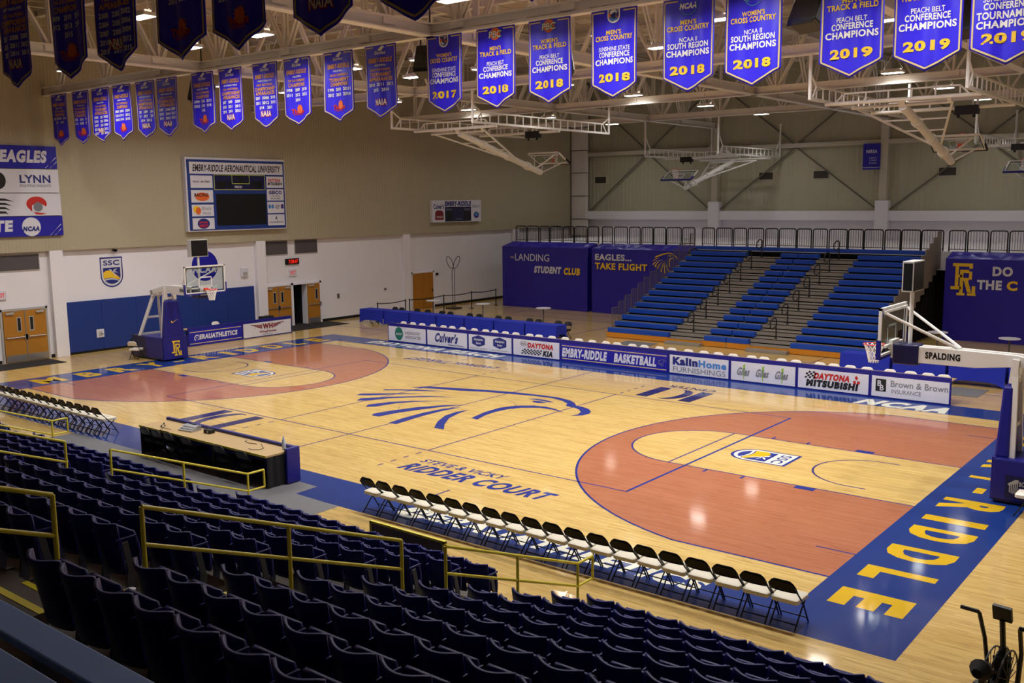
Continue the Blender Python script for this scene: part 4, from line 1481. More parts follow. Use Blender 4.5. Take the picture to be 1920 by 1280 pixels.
# white chairs behind the advertising tables; they face the court, backs to the benches
XS = [-12.2, -11.59, -10.98, -10.3, -9.65, -9.11, -8.49, -7.8, -7.13, -6.62, -6.04, -5.45, -4.71, -4.2, -3.53, -2.88, -2.17, -1.55, -.88, -.35, .33, .88, 1.54, 2.09, 2.8, 3.43, 4.02, 4.59, 5.32, 5.79, 6.44, 6.96, 7.82, 8.31, 8.85, 9.41, 10.13, 10.8, 11.34, 11.83]
ch = folding_chair('', 'white chairs behind the advertising tables', 'chair', 'chair_white', 'black', 'chair_white')
ch.scale = (1, 1, 1.025)
row_of(ch, [(x, 9.6 - .006 * (x + 12), PI + random.uniform(-.06, .06)) for x in XS], ['white folding chair behind the long advertising tables, %s from the scoreboard end' % ORD[i] for i in range(len(XS))])
# black chairs behind the blue cloth tables
XB = [-17.2, -16.7, -15.56, -14.8, -13.8, -13.22, -11.91, -11.28, -10.04, -9.42, -8.11, -7.57, -6.42, -5.85]
ch = folding_chair('', 'black chairs behind the blue cloth tables', 'chair', 'black', 'black', 'black')
row_of(ch, [(x, 14.0, PI) for x in XB], ['black folding chair behind the row of seven blue cloth tables, %s from the scoreboard wall' % ORD[i] for i in range(len(XB))])
ch = folding_chair('', 'black chairs at the scoring table', 'chair', 'black', 'black', 'black_soft')
row_of(ch, [(x, -8.98, 0) for x in (-2.3, -1.78, -1.25, -.5, .85, 1.72)], ['black folding chair at the wood-topped scoring table, %s from its far end' % ORD[i] for i in range(6)])
ch = folding_chair('white-backed folding chair standing by the padded hoop base near the wall', None, 'chair', 'chair_white', 'black', 'chair_white')
ch.location = (-17.05, -.85, 0); ch.rotation_euler = (0, 0, .5)
ch = folding_chair('white-seated folding chair beside the base of the large white hoop', None, 'chair', 'black_gloss', 'black', 'chair_white')
ch.location = (16.3, -1.1, 0); ch.rotation_euler = (0, 0, PI / 2)
ch = folding_chair('white folding chair behind the low advertising tables by the wall padding', None, 'chair', 'chair_white', 'black', 'chair_white')
ch.location = (-19.55, 4.9, 0); ch.rotation_euler = (0, 0, -PI / 2)

# ------------------------------------------------------------------ advertising tables
TM = ['pad_blue', 'board_white', 'table_tan', 'black', 'logo_green', 'logo_navy', 'logo_red', 'logo_black', 'logo_grey', 'logo_sky', 'logo_lime', 'banner_trim', 'logo_maroon', 'banner_yellow', 'board_blue']


def ad_table(loc, rz, w, lab, fn, blue=False, depth=.6):
    """origin on the floor at the middle of the front; front faces -y"""
    t = thing('advertising_table', lab, 'table', loc, rz, 'courtside advertising tables')
    MB().bb((-w / 2, .0, .0), (w / 2, .06, .86), 0).build('cabinet', TM, t, bevel=.008)
    MB().bb((-w / 2, .06, .745), (w / 2, depth, .775)).build('tabletop', 'table_tan', t)
    for x in (-w / 2 + .1, w / 2 - .1):
        MB().bar((x, .26, 0), (x, .26, .745), .04).build('leg', 'black', t)
    mb = MB()
    if blue:
        mb.bb((-w / 2 + .05, -.006, .03), (w / 2 - .05, 0, .72), 14)
        for z in (.1, .62):
            mb.bb((-w / 2 + .08, -.009, z), (w / 2 - .08, -.006, z + .03), 11)
    else:
        mb.bb((-w / 2 + .05, -.006, .05), (w / 2 - .05, 0, .71), 1)
    o = mb.build('sign_panel', TM, t)
    mb = MB()
    fn(mb)
    mb.build_pieces('lettering', TM, o)
    return t


def g(s, x, z, w, h, m, it=0.0, b=.03, e=0.0, uy=None):
    return lambda mb: T(mb, s, (x, -.011 - e, z), XA, uy or ZA, w, h, m, it, b)


def gd(x, z, rx, rz, m, e=0.0, n=24):
    return lambda mb: mb.disc((x, -.011 - e, z), XA, ZA, rx, rz, m, n)


def gp(pts, m, e=0.0):
    return lambda mb: mb.poly([(x, -.011 - e, z) for x, z in pts], m)


def al(*fs):
    def k(mb):
        for f in fs:
            f(mb)
    return k


def hexa(x, z, rx, rz, m, e=0.0):
    return gp([(x - rx, z - rz * .55), (x, z - rz), (x + rx, z - rz * .55), (x + rx, z + rz * .55), (x, z + rz), (x - rx, z + rz * .55)], m, e)


def chequer(x0, z0, w, h, nx, nz, m, sk=.3):
    def k(mb):
        for i in range(nx):
            for j in range(nz):
                if (i + j) % 2 == 0:
                    a, b = x0 + w * i / nx + sk * h * j / nz, z0 + h * j / nz
                    mb.poly([(a, -.011, b), (a + w / nx, -.011, b), (a + w / nx + sk * h / nz, -.011, b + h / nz), (a + sk * h / nz, -.011, b + h / nz)], m)
    return k


TY_, W8 = 8.93, 2.45
ads = [
    (-11.03, W8, 'advertising table with a green round emblem on its white front panel', al(gd(-.5, .4, .26, .3, 4), g('RADIO', -.5, .38, .36, .1, 1, .3, .03, .004, V((.3, 0, 1))), g('RADIOLOGY', .37, .47, .95, .13, 8), g('ASSOCIATES', .37, .28, .98, .13, 8)), False),
    (-8.58, W8, 'advertising table with blue script writing on its white front panel', al(g("Culver's", -.02, .42, 1.35, .42, 5, .25, .05, 0, V((0, 0, 1))), g('Welcome to Delicious', .5, .14, .9, .06, 5)), False),
    (-6.13, W8, 'advertising table with two black hexagon emblems on its white front panel',
     al(*[q for x in (-.62, .55) for q in (hexa(x, .45, .36, .25, 5), g('Hampton', x, .5, .5, .14, 1, .2, .02, .004), g('Inn', x, .36, .25, .1, 1, 0, .02, .004), g('Daytona Beach Oceanfront', x, .13, .9, .05, 8))]), False),
    (-3.68, W8, 'advertising table with a red name over a black chequered flag', al(gd(-.62, .54, .2, .1, 7), gd(-.62, .54, .18, .085, 1, .003), g('KIA', -.62, .54, .24, .09, 7, 0, .03, .006), g('DAYTONA', .24, .5, 1.3, .22, 6, .15, .07), g('KIA', .62, .22, .5, .23, 7, .2, .07), chequer(-.75, .12, 1.0, .22, 12, 4, 7)), False),
    (-.005, W8 * 2, 'double-length dark blue advertising table with white letters and gold stripes', al(g('EMBRY-RIDDLE', -1.3, .37, 2.1, .36, 1, .12, .06), g('BASKETBALL', 1.02, .37, 1.85, .36, 1, .12, .06), lambda mb: eagle(mb, (2.17, -.011, .36), XA, ZA, .045, 8)), True),
    (3.67, W8, 'advertising table with a two-tone blue furniture name on its white panel', al(g('Kalin', -.54, .5, 1.02, .3, 5, 0, .07), g('Home', .55, .48, 1.1, .26, 9, 0, .05), g('FURNISHINGS', .02, .2, 2.1, .19, 8, 0, .0)), False),
    (6.12, W8, 'advertising table with three grey script names and lime strokes', al(*[q for x in (-.7, 0, .7) for q in (gp([(x - .02, .6), (x + .06, .64), (x + .02, .1), (x - .0, .1)], 10), g('Giles', x, .38, .46, .28, 8, .3, .03, .004))]), False),
    (8.57, W8, 'advertising table with a red name above a bold black name', al(g('DAYTONA', -.02, .5, 1.2, .22, 6, .2, .07), g('MITSUBISHI', -.02, .25, 1.72, .24, 7, .15, .08), chequer(-.95, .4, .36, .24, 5, 4, 7), gp([(.78, .48), (.84, .56), (.78, .64), (.72, .56)], 6), gp([(.7, .36), (.78, .36), (.76, .47), (.67, .45)], 6), gp([(.8, .36), (.89, .36), (.91, .45), (.81, .47)], 6)), False),
    (11.02, W8, 'advertising table with a black square monogram and serif name, end of the long row', al(gp([(-1.05, .22), (-.72, .22), (-.72, .62), (-1.05, .62)], 7), g('B', -.93, .48, .12, .18, 1, 0, .02, .004), g('B', -.85, .34, .12, .18, 1, 0, .02, .004), g('Brown & Brown', .28, .5, 1.72, .2, 8, 0, .01), g('INSURANCE', -.1, .26, .9, .13, 8, 0, .0)), False),
]
for x, w, lab, fn, bl in ads:
    ad_table((x, TY_, 0), 0, w - .004, lab, fn, bl)
ad_table((-18.28, 3.85, 0), PI / 2, 2.9, 'dark blue advertising table with gold stripes beside the padded hoop near the wall', al(g('@ERAUATHLETICS', 0, .37, 2.3, .3, 1, .12, .06)), True)
ad_table((-18.28, 6.75, 0), PI / 2, 2.9, 'advertising table with red winged letters, near the shut double doors',
         al(g('WH', 0, .5, .6, .26, 12, 0, .07), g('WingHouse', 0, .24, 1.0, .14, 12, 0, .04), g('BAR & GRILL', 0, .12, .6, .05, 8),
            *[gp([(s * .32, .4 + k * .07), (s * (.95 - .18 * (2 - k)), .46 + k * .07), (s * (.98 - .18 * (2 - k)), .5 + k * .07), (s * .32, .45 + k * .07)], 12) for s in (-1, 1) for k in range(3)]), False)
# gear standing on the low table
t = thing('equipment_case', 'black equipment case lying on the low advertising table near the doors', 'case', (-18.62, 6.95, .776))
MB().bb((-.18, -.34, 0), (.18, .34, .16)).build('body', 'black_soft', t, bevel=.03)
MB().tube([(0, -.12, .16), (0, -.1, .2), (0, .1, .2), (0, .12, .16)], .012, 6).build('handle', 'frame_grey', t)
t = thing('cloth_bin', 'black fabric bin on the floor behind the padded hoop base', 'bin', (-18.3, .1, 0))
MB().bb((-.35, -.28, 0), (.35, .28, .62)).build('body', 'black_soft', t, bevel=.04)
MB().bb((-.36, -.29, .58), (.36, .29, .64)).build('rim_band', 'black', t)


# ------------------------------------------------------------------ blue stretch-cloth tables
def cloth_table(lab, group, w=1.77):
    t = thing('cloth_table', lab, 'table', (0, 0, 0), 0, group)
    d, h = .76, .75
    mb = MB()
    def arch(u, top):
        return top * (1 - (2 * u - 1) ** 4) * .62
    n = 16
    for y, sgn in ((-d / 2, -1), (d / 2, 1)):
        mb.sheet(lambda u, v: ((u - .5) * w, y + sgn * .03 * (1 - v) * (abs(2 * u - 1) ** 4), arch(u, .3) * (1 - v) + h * v), n, 4)
    for x, sgn in ((-w / 2, -1), (w / 2, 1)):
        mb.sheet(lambda u, v: (x + sgn * .03 * (1 - v) * (abs(2 * u - 1) ** 4), (u - .5) * d, arch(u, .55) * (1 - v) + h * v), 10, 4)
    mb.sheet(lambda u, v: ((u - .5) * w, (v - .5) * d, h + .002), 4, 2)
    mb.build('cloth_cover', 'cloth_blue', t, smooth=True)
    for sx in (-1, 1):
        for sy in (-1, 1):
            MB().tube([(sx * .62, sy * .05, .72), (sx * .82, sy * .28, .02)], .014, 6).build('leg', 'black', t)
    KIDS[t.name] = list(t.children)
    return t


ct = cloth_table('', 'blue cloth tables behind the white chairs')
row_of(ct, [(-17.55 + 1.86 * i, 13.25, 0) for i in range(7)], ['bright blue cloth-covered table in the row of seven, %s from the scoreboard wall' % ORD[i] for i in range(7)])
ct = cloth_table('', 'blue cloth tables under the hoop boom')
row_of(ct, [(8.35 + 1.87 * i, 13.0, 0) for i in range(4)], ['bright blue cloth-covered table beyond the big hoop, %s counting from the tiered benches' % ORD[i] for i in range(4)])
ch = folding_chair('', 'black chairs by the far cloth tables', 'chair', 'black', 'black', 'black')
row_of(ch, [(x, 13.9, PI) for x in (10.1, 11.2, 12.0, 12.8, 13.6)], ['black folding chair behind the blue cloth tables beyond the big hoop, %s from the benches' % ORD[i] for i in range(5)])
# round cocktail tables
def pub_table(loc, lab):
    t = thing('cocktail_table', lab, 'table', loc, 0, 'round standing tables')
    MB().tube([(0, 0, 1.04), (0, 0, 1.045), (0, 0, 1.07), (0, 0, 1.075)], [.36, .38, .38, .36], 28).build('tabletop', 'board_white', t)
    MB().cyl((0, 0, .03), (0, 0, 1.04), .03, 10).build('post', 'vent_grey', t)
    MB().tube([(0, 0, 0), (0, 0, .03), (0, 0, .05)], [.28, .27, .05], 20).build('base', 'black', t)


for (x, y), lab in (((-15.95, 15.92), 'round white standing table in front of the double cupboard door'), ((-12.62, 16.14), 'round white standing table between the rope posts and the blue covers'),
                    ((-8.77, 16.26), 'round white standing table in front of the second blue cover'), ((12.05, 17.56), 'round pale standing table before the blue cover with the gold monogram'), ((9.4, 17.9), 'round pale standing table half hidden behind the hoop boom')):
    pub_table((x, y, 0), lab)
# rope posts and the belt between them
PST = [(-18, 13.77), (-18, 15.87), (-18, 16.2), (-18.05, 19.05), (-18, 21.44), (-17.9, 23.6)]
for i, (x, y) in enumerate(PST):
    t = thing('rope_post', 'black rope post with a belt, %s from the blue cloth tables' % ORD[i], 'post', (x, y, 0), 0, 'rope posts')
    MB().cyl((0, 0, .02), (0, 0, 1.0), .032, 10).build('pole', 'black', t)
    MB().tube([(0, 0, 0), (0, 0, .02), (0, 0, .04)], [.15, .14, .04], 16).build('base', 'black', t)
    MB().cyl((0, 0, .92), (0, 0, 1.02), .042, 12).build('head', 'black', t)
    if i < 5 and i != 1:
        x2, y2 = PST[i + 1]
        pts = [V(((x2 - x) * (.03 + .117 * k), (y2 - y) * (.03 + .117 * k), .96 - .05 * math.sin(PI * k / 8))) for k in range(9)]
        mb = MB()
        for p, q in zip(pts[:-1], pts[1:]):
            mb.bar(p, q, .006, .05)
        mb.build('belt', 'black', t)
# wire balloon stand
t = thing('wire_stand', 'tall thin black wire stand with two leaf loops beside the cupboard door', 'stand', (-18.9, 20.85, 0))
MB().bb((-.35, -.35, 0), (.35, .35, .06)).build('base', 'black', t)
for s in (-1, 1):
    pts = [(0, s * .1, .05), (0, s * .09, 1.2), (0, s * .12, 2.2), (0, s * .04, 2.42)]
    MB().tube(pts, .018, 6).build('pole', 'black', t)
    a = .55 if s > 0 else .95
    loop = [(0, s * (.04 + (.42 - .42 * math.cos(k)) * math.cos(a + .3 * (s > 0)) - s * .0 - .2 * math.sin(k) * math.sin(a)), 2.42 + (.42 - .42 * math.cos(k)) * math.sin(a + .3 * (s > 0)) + .2 * math.sin(k) * math.cos(a)) for k in [2 * PI * j / 20 for j in range(20)]]
    MB().tube(loop, .018, 6, 0, True).build('leaf_loop', 'black', t)

# ------------------------------------------------------------------ tiered benches across the court
bl = thing('tiered_benches', 'pulled-out tiered benches with blue seats and grey treads between the blue covers', 'bleachers', (0, 15.7, 0))
BLX0, BLX1 = -4.7, 7.45


def brow(k):
    return .58 * k, .45 + .2475 * k      # y of the bench front, z of its top


for k in range(14):
    y, z = brow(k)
    MB().bb((BLX0, y + .03, z - .27), (BLX1, y + .66, z - .22)).bb((BLX0, y + .03, z - .42), (BLX1, y + .06, z - .24)).build('tread', 'tread_grey', bl)
    for a, b in ((-4.62 + .018 * k, -1.42 + .012 * k), (.36 + .012 * k, 1.38), (1.42, 2.42), (4.27, 7.38)):
        mb = MB().bb((a, y, z - .2), (b, y + .26, z))
        mb.bb((a + .02, y + .03, z - .26), (b - .02, y + .24, z - .2), 1)
        mb.build('bench_seat', ['bench_blue', 'black_soft'], bl, bevel=.012)
y, z = brow(14)
for a, b in ((-4.4, 1.38), (1.42, 7.3)):
    MB().bb((a, y, z - .18), (b, y + .3, z)).build('bench_seat', 'bench_blue', bl, bevel=.012)
for a, b in ((BLX0, -1.42), (.3, 1.38), (1.42, 2.45), (4.25, BLX1)):
    MB().bb((a, .02, .02), (b, .05, .27)).build('front_skirt', 'skirt_orange', bl)
for a, b in ((-1.42, .3), (2.45, 4.25)):
    MB().bb((a, -.35, .0), (b, .0, .12)).build('floor_step', 'tread_grey', bl, bevel=.01)
    MB().bb((a, .02, .02), (b, .05, .2)).build('front_skirt', 'skirt_orange', bl)
for xh in (-.52, 3.35):
    for k in range(2, 15, 2):
        y, z = brow(k - 1)
        zt = z - .22
        yy = y + .12
        MB().tube([(xh, yy, zt), (xh, yy, zt + .82), (xh - .02, yy - .05, zt + .88), (xh - .1, yy - .14, zt + .86), (xh - .16, yy - .24, zt + .72), (xh - .15, yy - .26, zt + .5), (xh - .08, yy - .16, zt + .42), (xh, yy - .02, zt + .56)], .028, 6).cyl((xh, yy, zt), (xh, yy, zt + .03), .06, 10).build('hand_post', 'black', bl)
# stepped end guards: wire grille at one end, grey boards at the other
mb = MB()
for k in range(1, 15):
    y, z = brow(k)
    for j in range(6):
        yy = y + j * .1
        mb.bar((BLX0 - .05, yy, max(.05, z - 1.1)), (BLX0 - .05, yy, z + .62), .013)
    mb.bar((BLX0 - .05, y, z + .62), (BLX0 - .05, y + .56, z + .62), .02)
    mb.bar((BLX0 - .05, y, max(.05, z - 1.1)), (BLX0 - .05, y, z + .62), .025)
    mb.bar((BLX0 - .05, y, max(.05, z - 1.1)), (BLX0 - .05, y + .56, max(.05, z - 1.1)), .02)
mb.build('end_grille', 'rod_grey', bl)
mb = MB()
for k in range(2, 16):
    y, z = brow(k)
    mb.bb((BLX1 + .02, y - .1, max(.3, z - 1.1)), (BLX1 + .06, y + .5, z + .62))
mb.build('end_board', 'tread_grey', bl)
MB().bb((BLX0 + .1, 8.2, 0), (BLX1 - .1, 8.25, 3.4)).build('rear_screen', 'black_soft', bl)
mb = MB()
for k in range(15):
    mb.bb((BLX0 + .02, .58 * k + .6, 0), (BLX1 - .02, .58 * k + .63, .2 + .2475 * k))
mb.build('understructure', 'black_soft', bl)

# ------------------------------------------------------------------ folded benches under printed vinyl covers
CM = ['vinyl_blue', 'board_white', 'banner_yellow', 'frame_grey', 'banner_trim']


def cover(x0, x1, lab, fn, y0=23.8):
    t = thing('vinyl_cover', lab, 'cover', (x0, y0, 0), 0, 'vinyl covers over folded benches')
    w = x1 - x0
    rnd = random.Random(int(x0 * 10))
    ph = [rnd.uniform(0, 6) for _ in range(6)]
    def fr(u, v):
        z = 3.62 * v
        return (u * w, -.02 + .012 * math.sin(u * w * 2.2 + ph[0]) * (1 - v) + .012 * math.sin(u * w * 5 + ph[1] + v * 3) * v, z)
    mb = MB().sheet(fr, 40, 12)
    def top(u, v):
        a = fr(u, 1)
        wr = .05 * math.sin(u * w * 3.1 + ph[2] + 2 * v) * math.sin(PI * v) + .03 * math.sin(u * w * 8.3 + ph[3]) * math.sin(PI * v)
        return (a[0], a[1] + v * 1.0, a[2] + .26 * v ** .8 + wr)
    mb.sheet(top, 60, 8)
    for x in (0, w):
        mb.sheet(lambda u, v: (x, u * 1.0, (3.62 + .24 * u) * v), 4, 4)
    mb.build('sheet', CM, t, smooth=True)
    L = MB()
    fn(L)
    L.build_pieces('lettering', CM, t)


def cv(s, x, z, w, h, m, it=0.0, b=.03):
    return lambda mb: T(mb, s, (x, -.06, z), XA, ZA, w, h, m, it, b)


cover(-17.5, -11.25, 'blue vinyl cover with white and yellow student club lettering', al(cv('LANDING', 2.3, 3.0, 2.55, .42, 1, 0, .005), cv('EAGLE', .82, 2.98, .3, .14, 3), cv('STUDENT', 3.45, 2.3, 1.95, .42, 1, .15, .06), cv('CLUB', 5.2, 2.27, 1.15, .42, 2, .15, .06)))
cover(-10.95, -4.85, 'blue vinyl cover with a yellow eagle head, next to the wire end grille', al(cv('EAGLES...', 1.45, 3.16, 2.4, .36, 1, 0, .04), cv('TAKE FLIGHT', 1.95, 2.66, 3.4, .38, 2, 0, .04), lambda mb: eagle(mb, (4.75, -.06, 2.95), XA, ZA, .19, 2)))
cover(8.05, 14.2, 'blue vinyl cover with a gold interlocked monogram', al(lambda mb: er_mark(mb, (.72, -.05, 2.72), XA, ZA, 1.42, 2), cv('DO', 2.35, 3.12, .8, .42, 1, 0, .05), cv('THE', 1.85, 2.52, 1.0, .42, 1, 0, .05), cv('C', 2.75, 2.52, .42, .42, 2, 0, .05)), 23.7)

# ------------------------------------------------------------------ mezzanine railing panels
def rail_panel(x0, x1, lab):
    t = thing('railing_panel', lab, 'railing', (x0, 25.1, 3.86), 0, 'mezzanine railing panels')
    w = x1 - x0
    r = .1
    pts = [(0, 0, 0), (0, 0, .95 - r)] + [(r - r * math.cos(a), 0, .95 - r + r * math.sin(a)) for a in (.5, 1.0)] + [(r, 0, .95), (w - r, 0, .95)] + [(w - r + r * math.sin(a), 0, .95 - r + r * math.cos(a)) for a in (.5, 1.0)] + [(w, 0, .95 - r), (w, 0, 0)]
    MB().tube(pts, .032, 6).bar((0, 0, .1), (w, 0, .1), .03).build('frame', 'black', t)
    mb = MB()
    n = max(4, round(w / .115))
    for k in range(1, n):
        mb.bar((w * k / n, 0, .1), (w * k / n, 0, .94), .017)
    mb.build('balusters', 'black', t)


RP = [(-17.45, -16.66), (-16.57, -15.72), (-15.6, -14.92), (-14.84, -13.97), (-13.86, -13.12), (-13.05, -12.18), (-12.1, -11.36), (-11.1, -10.41), (-10.27, -9.41), (-9.27, -8.58), (-8.47, -7.76), (-7.69, -6.95), (-6.88, -5.99), (-5.9, -5.16),
      (-4.7, -4.0), (-3.87, -2.98), (-2.89, -2.17), (-2.08, -1.23), (-1.11, -.45), (-.37, .51), (.58, 1.3), (1.4, 2.11), (2.21, 3.09), (3.16, 3.87), (3.93, 4.81), (4.9, 5.61), (5.67, 6.52), (6.58, 7.53), (7.79, 8.49), (8.58, 9.43), (9.52, 10.22), (10.3, 11.05), (11.15, 11.9)]
for i, (a, b) in enumerate(RP):
    rail_panel(a, b, 'black barred railing panel on the mezzanine edge, %s counting from the corner duct' % ORD[i])

# ------------------------------------------------------------------ near seating: concrete tiers, seats, yellow rails
DY, DZ, Y0S = .838, .321, -11.48


def tread(k):
    return .053 + DZ * k


def rim_y(k):
    return Y0S - DY * k


NR = 14
mb = MB()
for k in range(NR):
    mb.bb((FX0 + .3, rim_y(k) - .15 - (0 if k < NR - 1 else 8), 0), (FX1, rim_y(k) + .69, tread(k)))
struct(mb.build('seating_tier_floor', 'concrete'))
AX = [11.75, 3.6, -4.55]
for ai, xa in enumerate(AX):
    mb = MB()
    for k in range(1, 13):
        yf = rim_y(k) + .69
        mb.bb((xa - .6, yf, tread(k - 1)), (xa + .6, yf + .45, tread(k - 1) + DZ / 2), 0)
        mb.bb((xa - .6, yf - .06, tread(k)), (xa + .6, yf, tread(k) + .004), 1)
        mb.bb((xa - .6, yf + .38, tread(k - 1) + DZ / 2), (xa + .6, yf + .45, tread(k - 1) + DZ / 2 + .004), 1)
    struct(mb.build('aisle_step_floor', ['concrete', 'rail_yellow']))


def yrail(x, segs, lab, loop=False):
    """inclined guard rail in an aisle: segs = (y_top, y_bottom); parts are the rails and posts"""
    ya, yb = segs
    z = lambda y: .92 + .386 * (-10.62 - y)
    t = thing('yellow_handrail', lab, 'railing', (x, yb, 0), 0, 'yellow aisle rails')
    P = lambda y, dz: V((0, y - yb, z(y) - dz))
    pts = [P(ya, 0), P(yb, 0)]
    if loop:
        pts += [P(yb, 0) + V((0, .4, 0))]
    MB().tube(pts, .022, 10).build('top_rail', 'rail_yellow', t, smooth=True)
    pts = [P(ya, .36), P(yb, .36)]
    if loop:
        pts += [P(yb, .36) + V((0, .4, 0))]
    MB().tube(pts, .02, 10).build('mid_rail', 'rail_yellow', t, smooth=True)
    n = max(1, round((yb - ya) / 1.6))
    for k in range(n + 1):
        y = ya + (yb - ya) * k / n
        kk = max(0, math.ceil((-10.79 - y) / DY))
        MB().cyl(P(y, -.0), (0, y - yb, tread(kk) - .02 if y < -10.7 else 0), .022, 10).build('post', 'rail_yellow', t, smooth=True)
    if loop:
        q = V((0, .4, 0))
        MB().cyl(P(yb, 0) + q, P(yb, .36) + q, .021, 10).build('end_post', 'rail_yellow', t, smooth=True)


yrail(11.95, (-13.55, -10.62), 'yellow aisle rail ending beside the white-seated chair row, with a loop at its foot', True)
yrail(11.95, (-17.62, -14.32), 'long yellow aisle rail with three posts in the middle of the nearest aisle')
yrail(11.95, (-20.6, -18.42), 'highest yellow rail of the nearest aisle, above the other two')
yrail(3.8, (-13.5, -10.62), 'yellow aisle rail with a foot loop behind the wood-topped scoring table', True)
yrail(3.8, (-17.6, -14.3), 'upper yellow rail of the aisle that comes down behind the scoring table')
yrail(-4.35, (-13.5, -10.62), 'yellow aisle rail with a foot loop behind the distant white-seated chairs', True)
yrail(-4.35, (-17.6, -14.3), 'upper yellow rail of the aisle behind the distant white-seated chairs')

# one seat, origin on its tread under the middle of the rim
seat = thing('stadium_seat', '', 'seat', (0, 0, 0), 0, 'navy stadium seats')
SWD = .49


def shell(u, v):
    a = 2 * u - 1
    s = 1 - v
    return (a * (.225 - .015 * s), .1 * a * a * (.45 + .55 * v) + .13 * s - .02, .84 - .58 * s - .02 * (1 - a * a) * v - .012 * abs(a) ** 8 * v)


MB().sheet(shell, 14, 8).build('backrest', 'seat_navy', seat, smooth=True, solid=.03)
MB().sheet(lambda u, v: ((2 * u - 1) * .195, .27 + .03 * math.sin(PI * v) + .05 * (1 - v), .30 + .39 * v), 6, 6).build('seat_pan', 'seat_navy', seat, smooth=True, solid=.035)
MB().box((.245, .16, .66), (.022, .24, .025)).box((.245, .09, .61), (.018, .05, .1)).build('armrest', 'seat_navy', seat, bevel=.008)
MB().bar((.245, .14, .62), (.245, .2, .3), .07, .018).bar((.245, .2, .32), (.245, .16, .02), .09, .018).box((.245, .17, .012), (.018, .24, .024)).build('stand', 'seat_leg', seat)
MB().bar((-.23, .2, .28), (.23, .2, .28), .03).build('hinge_bar', 'seat_leg', seat)
KIDS[seat.name] = list(seat.children)
BLK = [(12.62, 'nearest the exercise bike'), (4.47, 'behind the white-seated chairs'), (-3.68, 'behind the scoring table'), (-11.83, 'at the far end')]
first = True
NS = 0
for k in range(10):
    for x0, bn in BLK:
        for j in range(13):
            x = x0 + SWD * (j + .5) + .012
            y = rim_y(k)
            if not (in_frame((x, y, tread(k) + .84), 50, 10) or in_frame((x, y + .2, tread(k) + .6), 40, 20)):
                continue
            lab = 'navy stadium seat, %s row up, %s along in the block %s' % (ORD[k], ORD[j], bn)
            NS += 1
            if first:
                first = False
                seat.location = (x, y, tread(k))
                seat['label'] = lab
            else:
                dup(seat, (x, y, tread(k)), 0, lab)
print('seats', NS)

# grey plank benches behind the seats
for i, (a, b, z, c) in enumerate(((-19.97, -19.76, 4.0, 17.5), (-20.6, -20.24, 4.2, 18.5))):
    t = thing('plank_bench', ('blue-grey plank bench directly behind the top row of navy seats', 'dark blue-grey plank bench nearest the camera, in the lower corner')[i], 'bench', (14, b, 0), 0, 'plank benches')
    MB().bb((-1.7, a - b, z - .05), (c - 14, 0, z)).build('plank', 'bench_grey', t, bevel=.012)
    for x in (-1.5, -.5, .8, 2.4):
        MB().bb((x - .03, a - b + .04, tread(10) - .02), (x + .03, -.04, z - .05)).build('leg', 'seat_leg', t)

# low guard board at the foot of the near aisle
t = thing('guard_board', 'low dark guard board with a yellow top edge at the foot of the seats', 'barrier', (8.3, -10.6, 0))
MB().bb((-.9, -.02, .05), (.9, .02, .64)).build('panel', 'guard_panel', t)
MB().bb((-.92, -.03, .63), (.92, .03, .67)).bb((.86, -.03, 0), (.92, .03, .66)).bb((-.92, -.03, 0), (-.86, .03, .66)).build('edge', 'rail_yellow', t)
t = thing('paper_cup', 'white paper cup standing on the yellow-edged aisle step', 'cup', (11.6, rim_y(8) + .6, tread(8)))
MB().tube([(0, 0, 0), (0, 0, .1)], [.03, .042], 16).build('body', 'cup', t)
MB().tube([(0, 0, .1), (0, 0, .112), (0, 0, .115)], [.045, .045, .035], 16).build('lid', 'board_white', t)

# ------------------------------------------------------------------ scoring table
st_ = thing('scoring_table', 'long wood-topped scoring table with black skirts and a padded blue front', 'table', (-.12, -8.75, 0))
MB().bb((-2.6, -.42, .72), (2.6, .36, .76)).build('tabletop', 'table_tan', st_)
MB().bb((-2.62, .36, .02), (2.66, .46, .83)).bb((2.6, .08, .02), (2.7, .46, .84)).build('front_pad', 'pad_blue', st_, bevel=.02)
for sx in (-1, 1):
    MB().sheet(lambda u, v: (sx * 2.6 + .012 * math.sin(u * 20), -.4 + .7 * u, .72 * v), 20, 1).build('skirt', 'black_soft', st_)
MB().bb((-2.6, -.425, .715), (2.6, -.415, .765)).build('edge_strip', 'rail_yellow', st_)
for x in (-2.54, 0.15, 2.54):
    MB().bar((x, -.1, 0), (x, -.1, .72), .05).build('leg', 'black', st_)
t = thing('score_console', 'silver scoring console with sloping keys on the wood tabletop', 'console', (-1.15, -8.72, .762), .15)
MB().prism([(-.24, -.16, 0), (-.24, .16, 0), (-.24, .16, .12), (-.24, .06, .13), (-.24, -.16, .03)], (.48, 0, 0)).build('case', 'silver', t)
MB().bb((-.1, .08, .125), (.1, .15, .14)).build('display', 'black', t)
mb = MB()
for i in range(6):
    for j in range(2):
        mb.box((-.18 + .07 * i, -.1 + .08 * j, .065 + .035 * j), (.04, .04, .012))
mb.build_pieces('keys', 'frame_grey', t)
t = thing('control_box', 'small black switch box beside the silver scoring console', 'box', (-.5, -8.6, .763), .1)
MB().bb((-.12, -.08, 0), (.12, .08, .09)).build('case', 'black', t, bevel=.01)
MB().disc((.03, -.081, .045), XA, ZA, .03, .03).build('dial', 'board_white', t)
t = thing('water_bottle', 'clear blue-white water bottle on the corner of the scoring table', 'bottle', (2.3, -8.52, .763))
MB().tube([(0, 0, 0), (0, 0, .02), (0, 0, .2), (0, 0, .26), (0, 0, .28)], [.035, .042, .042, .018, .018], 16).build('body', 'bottle', t, smooth=True)
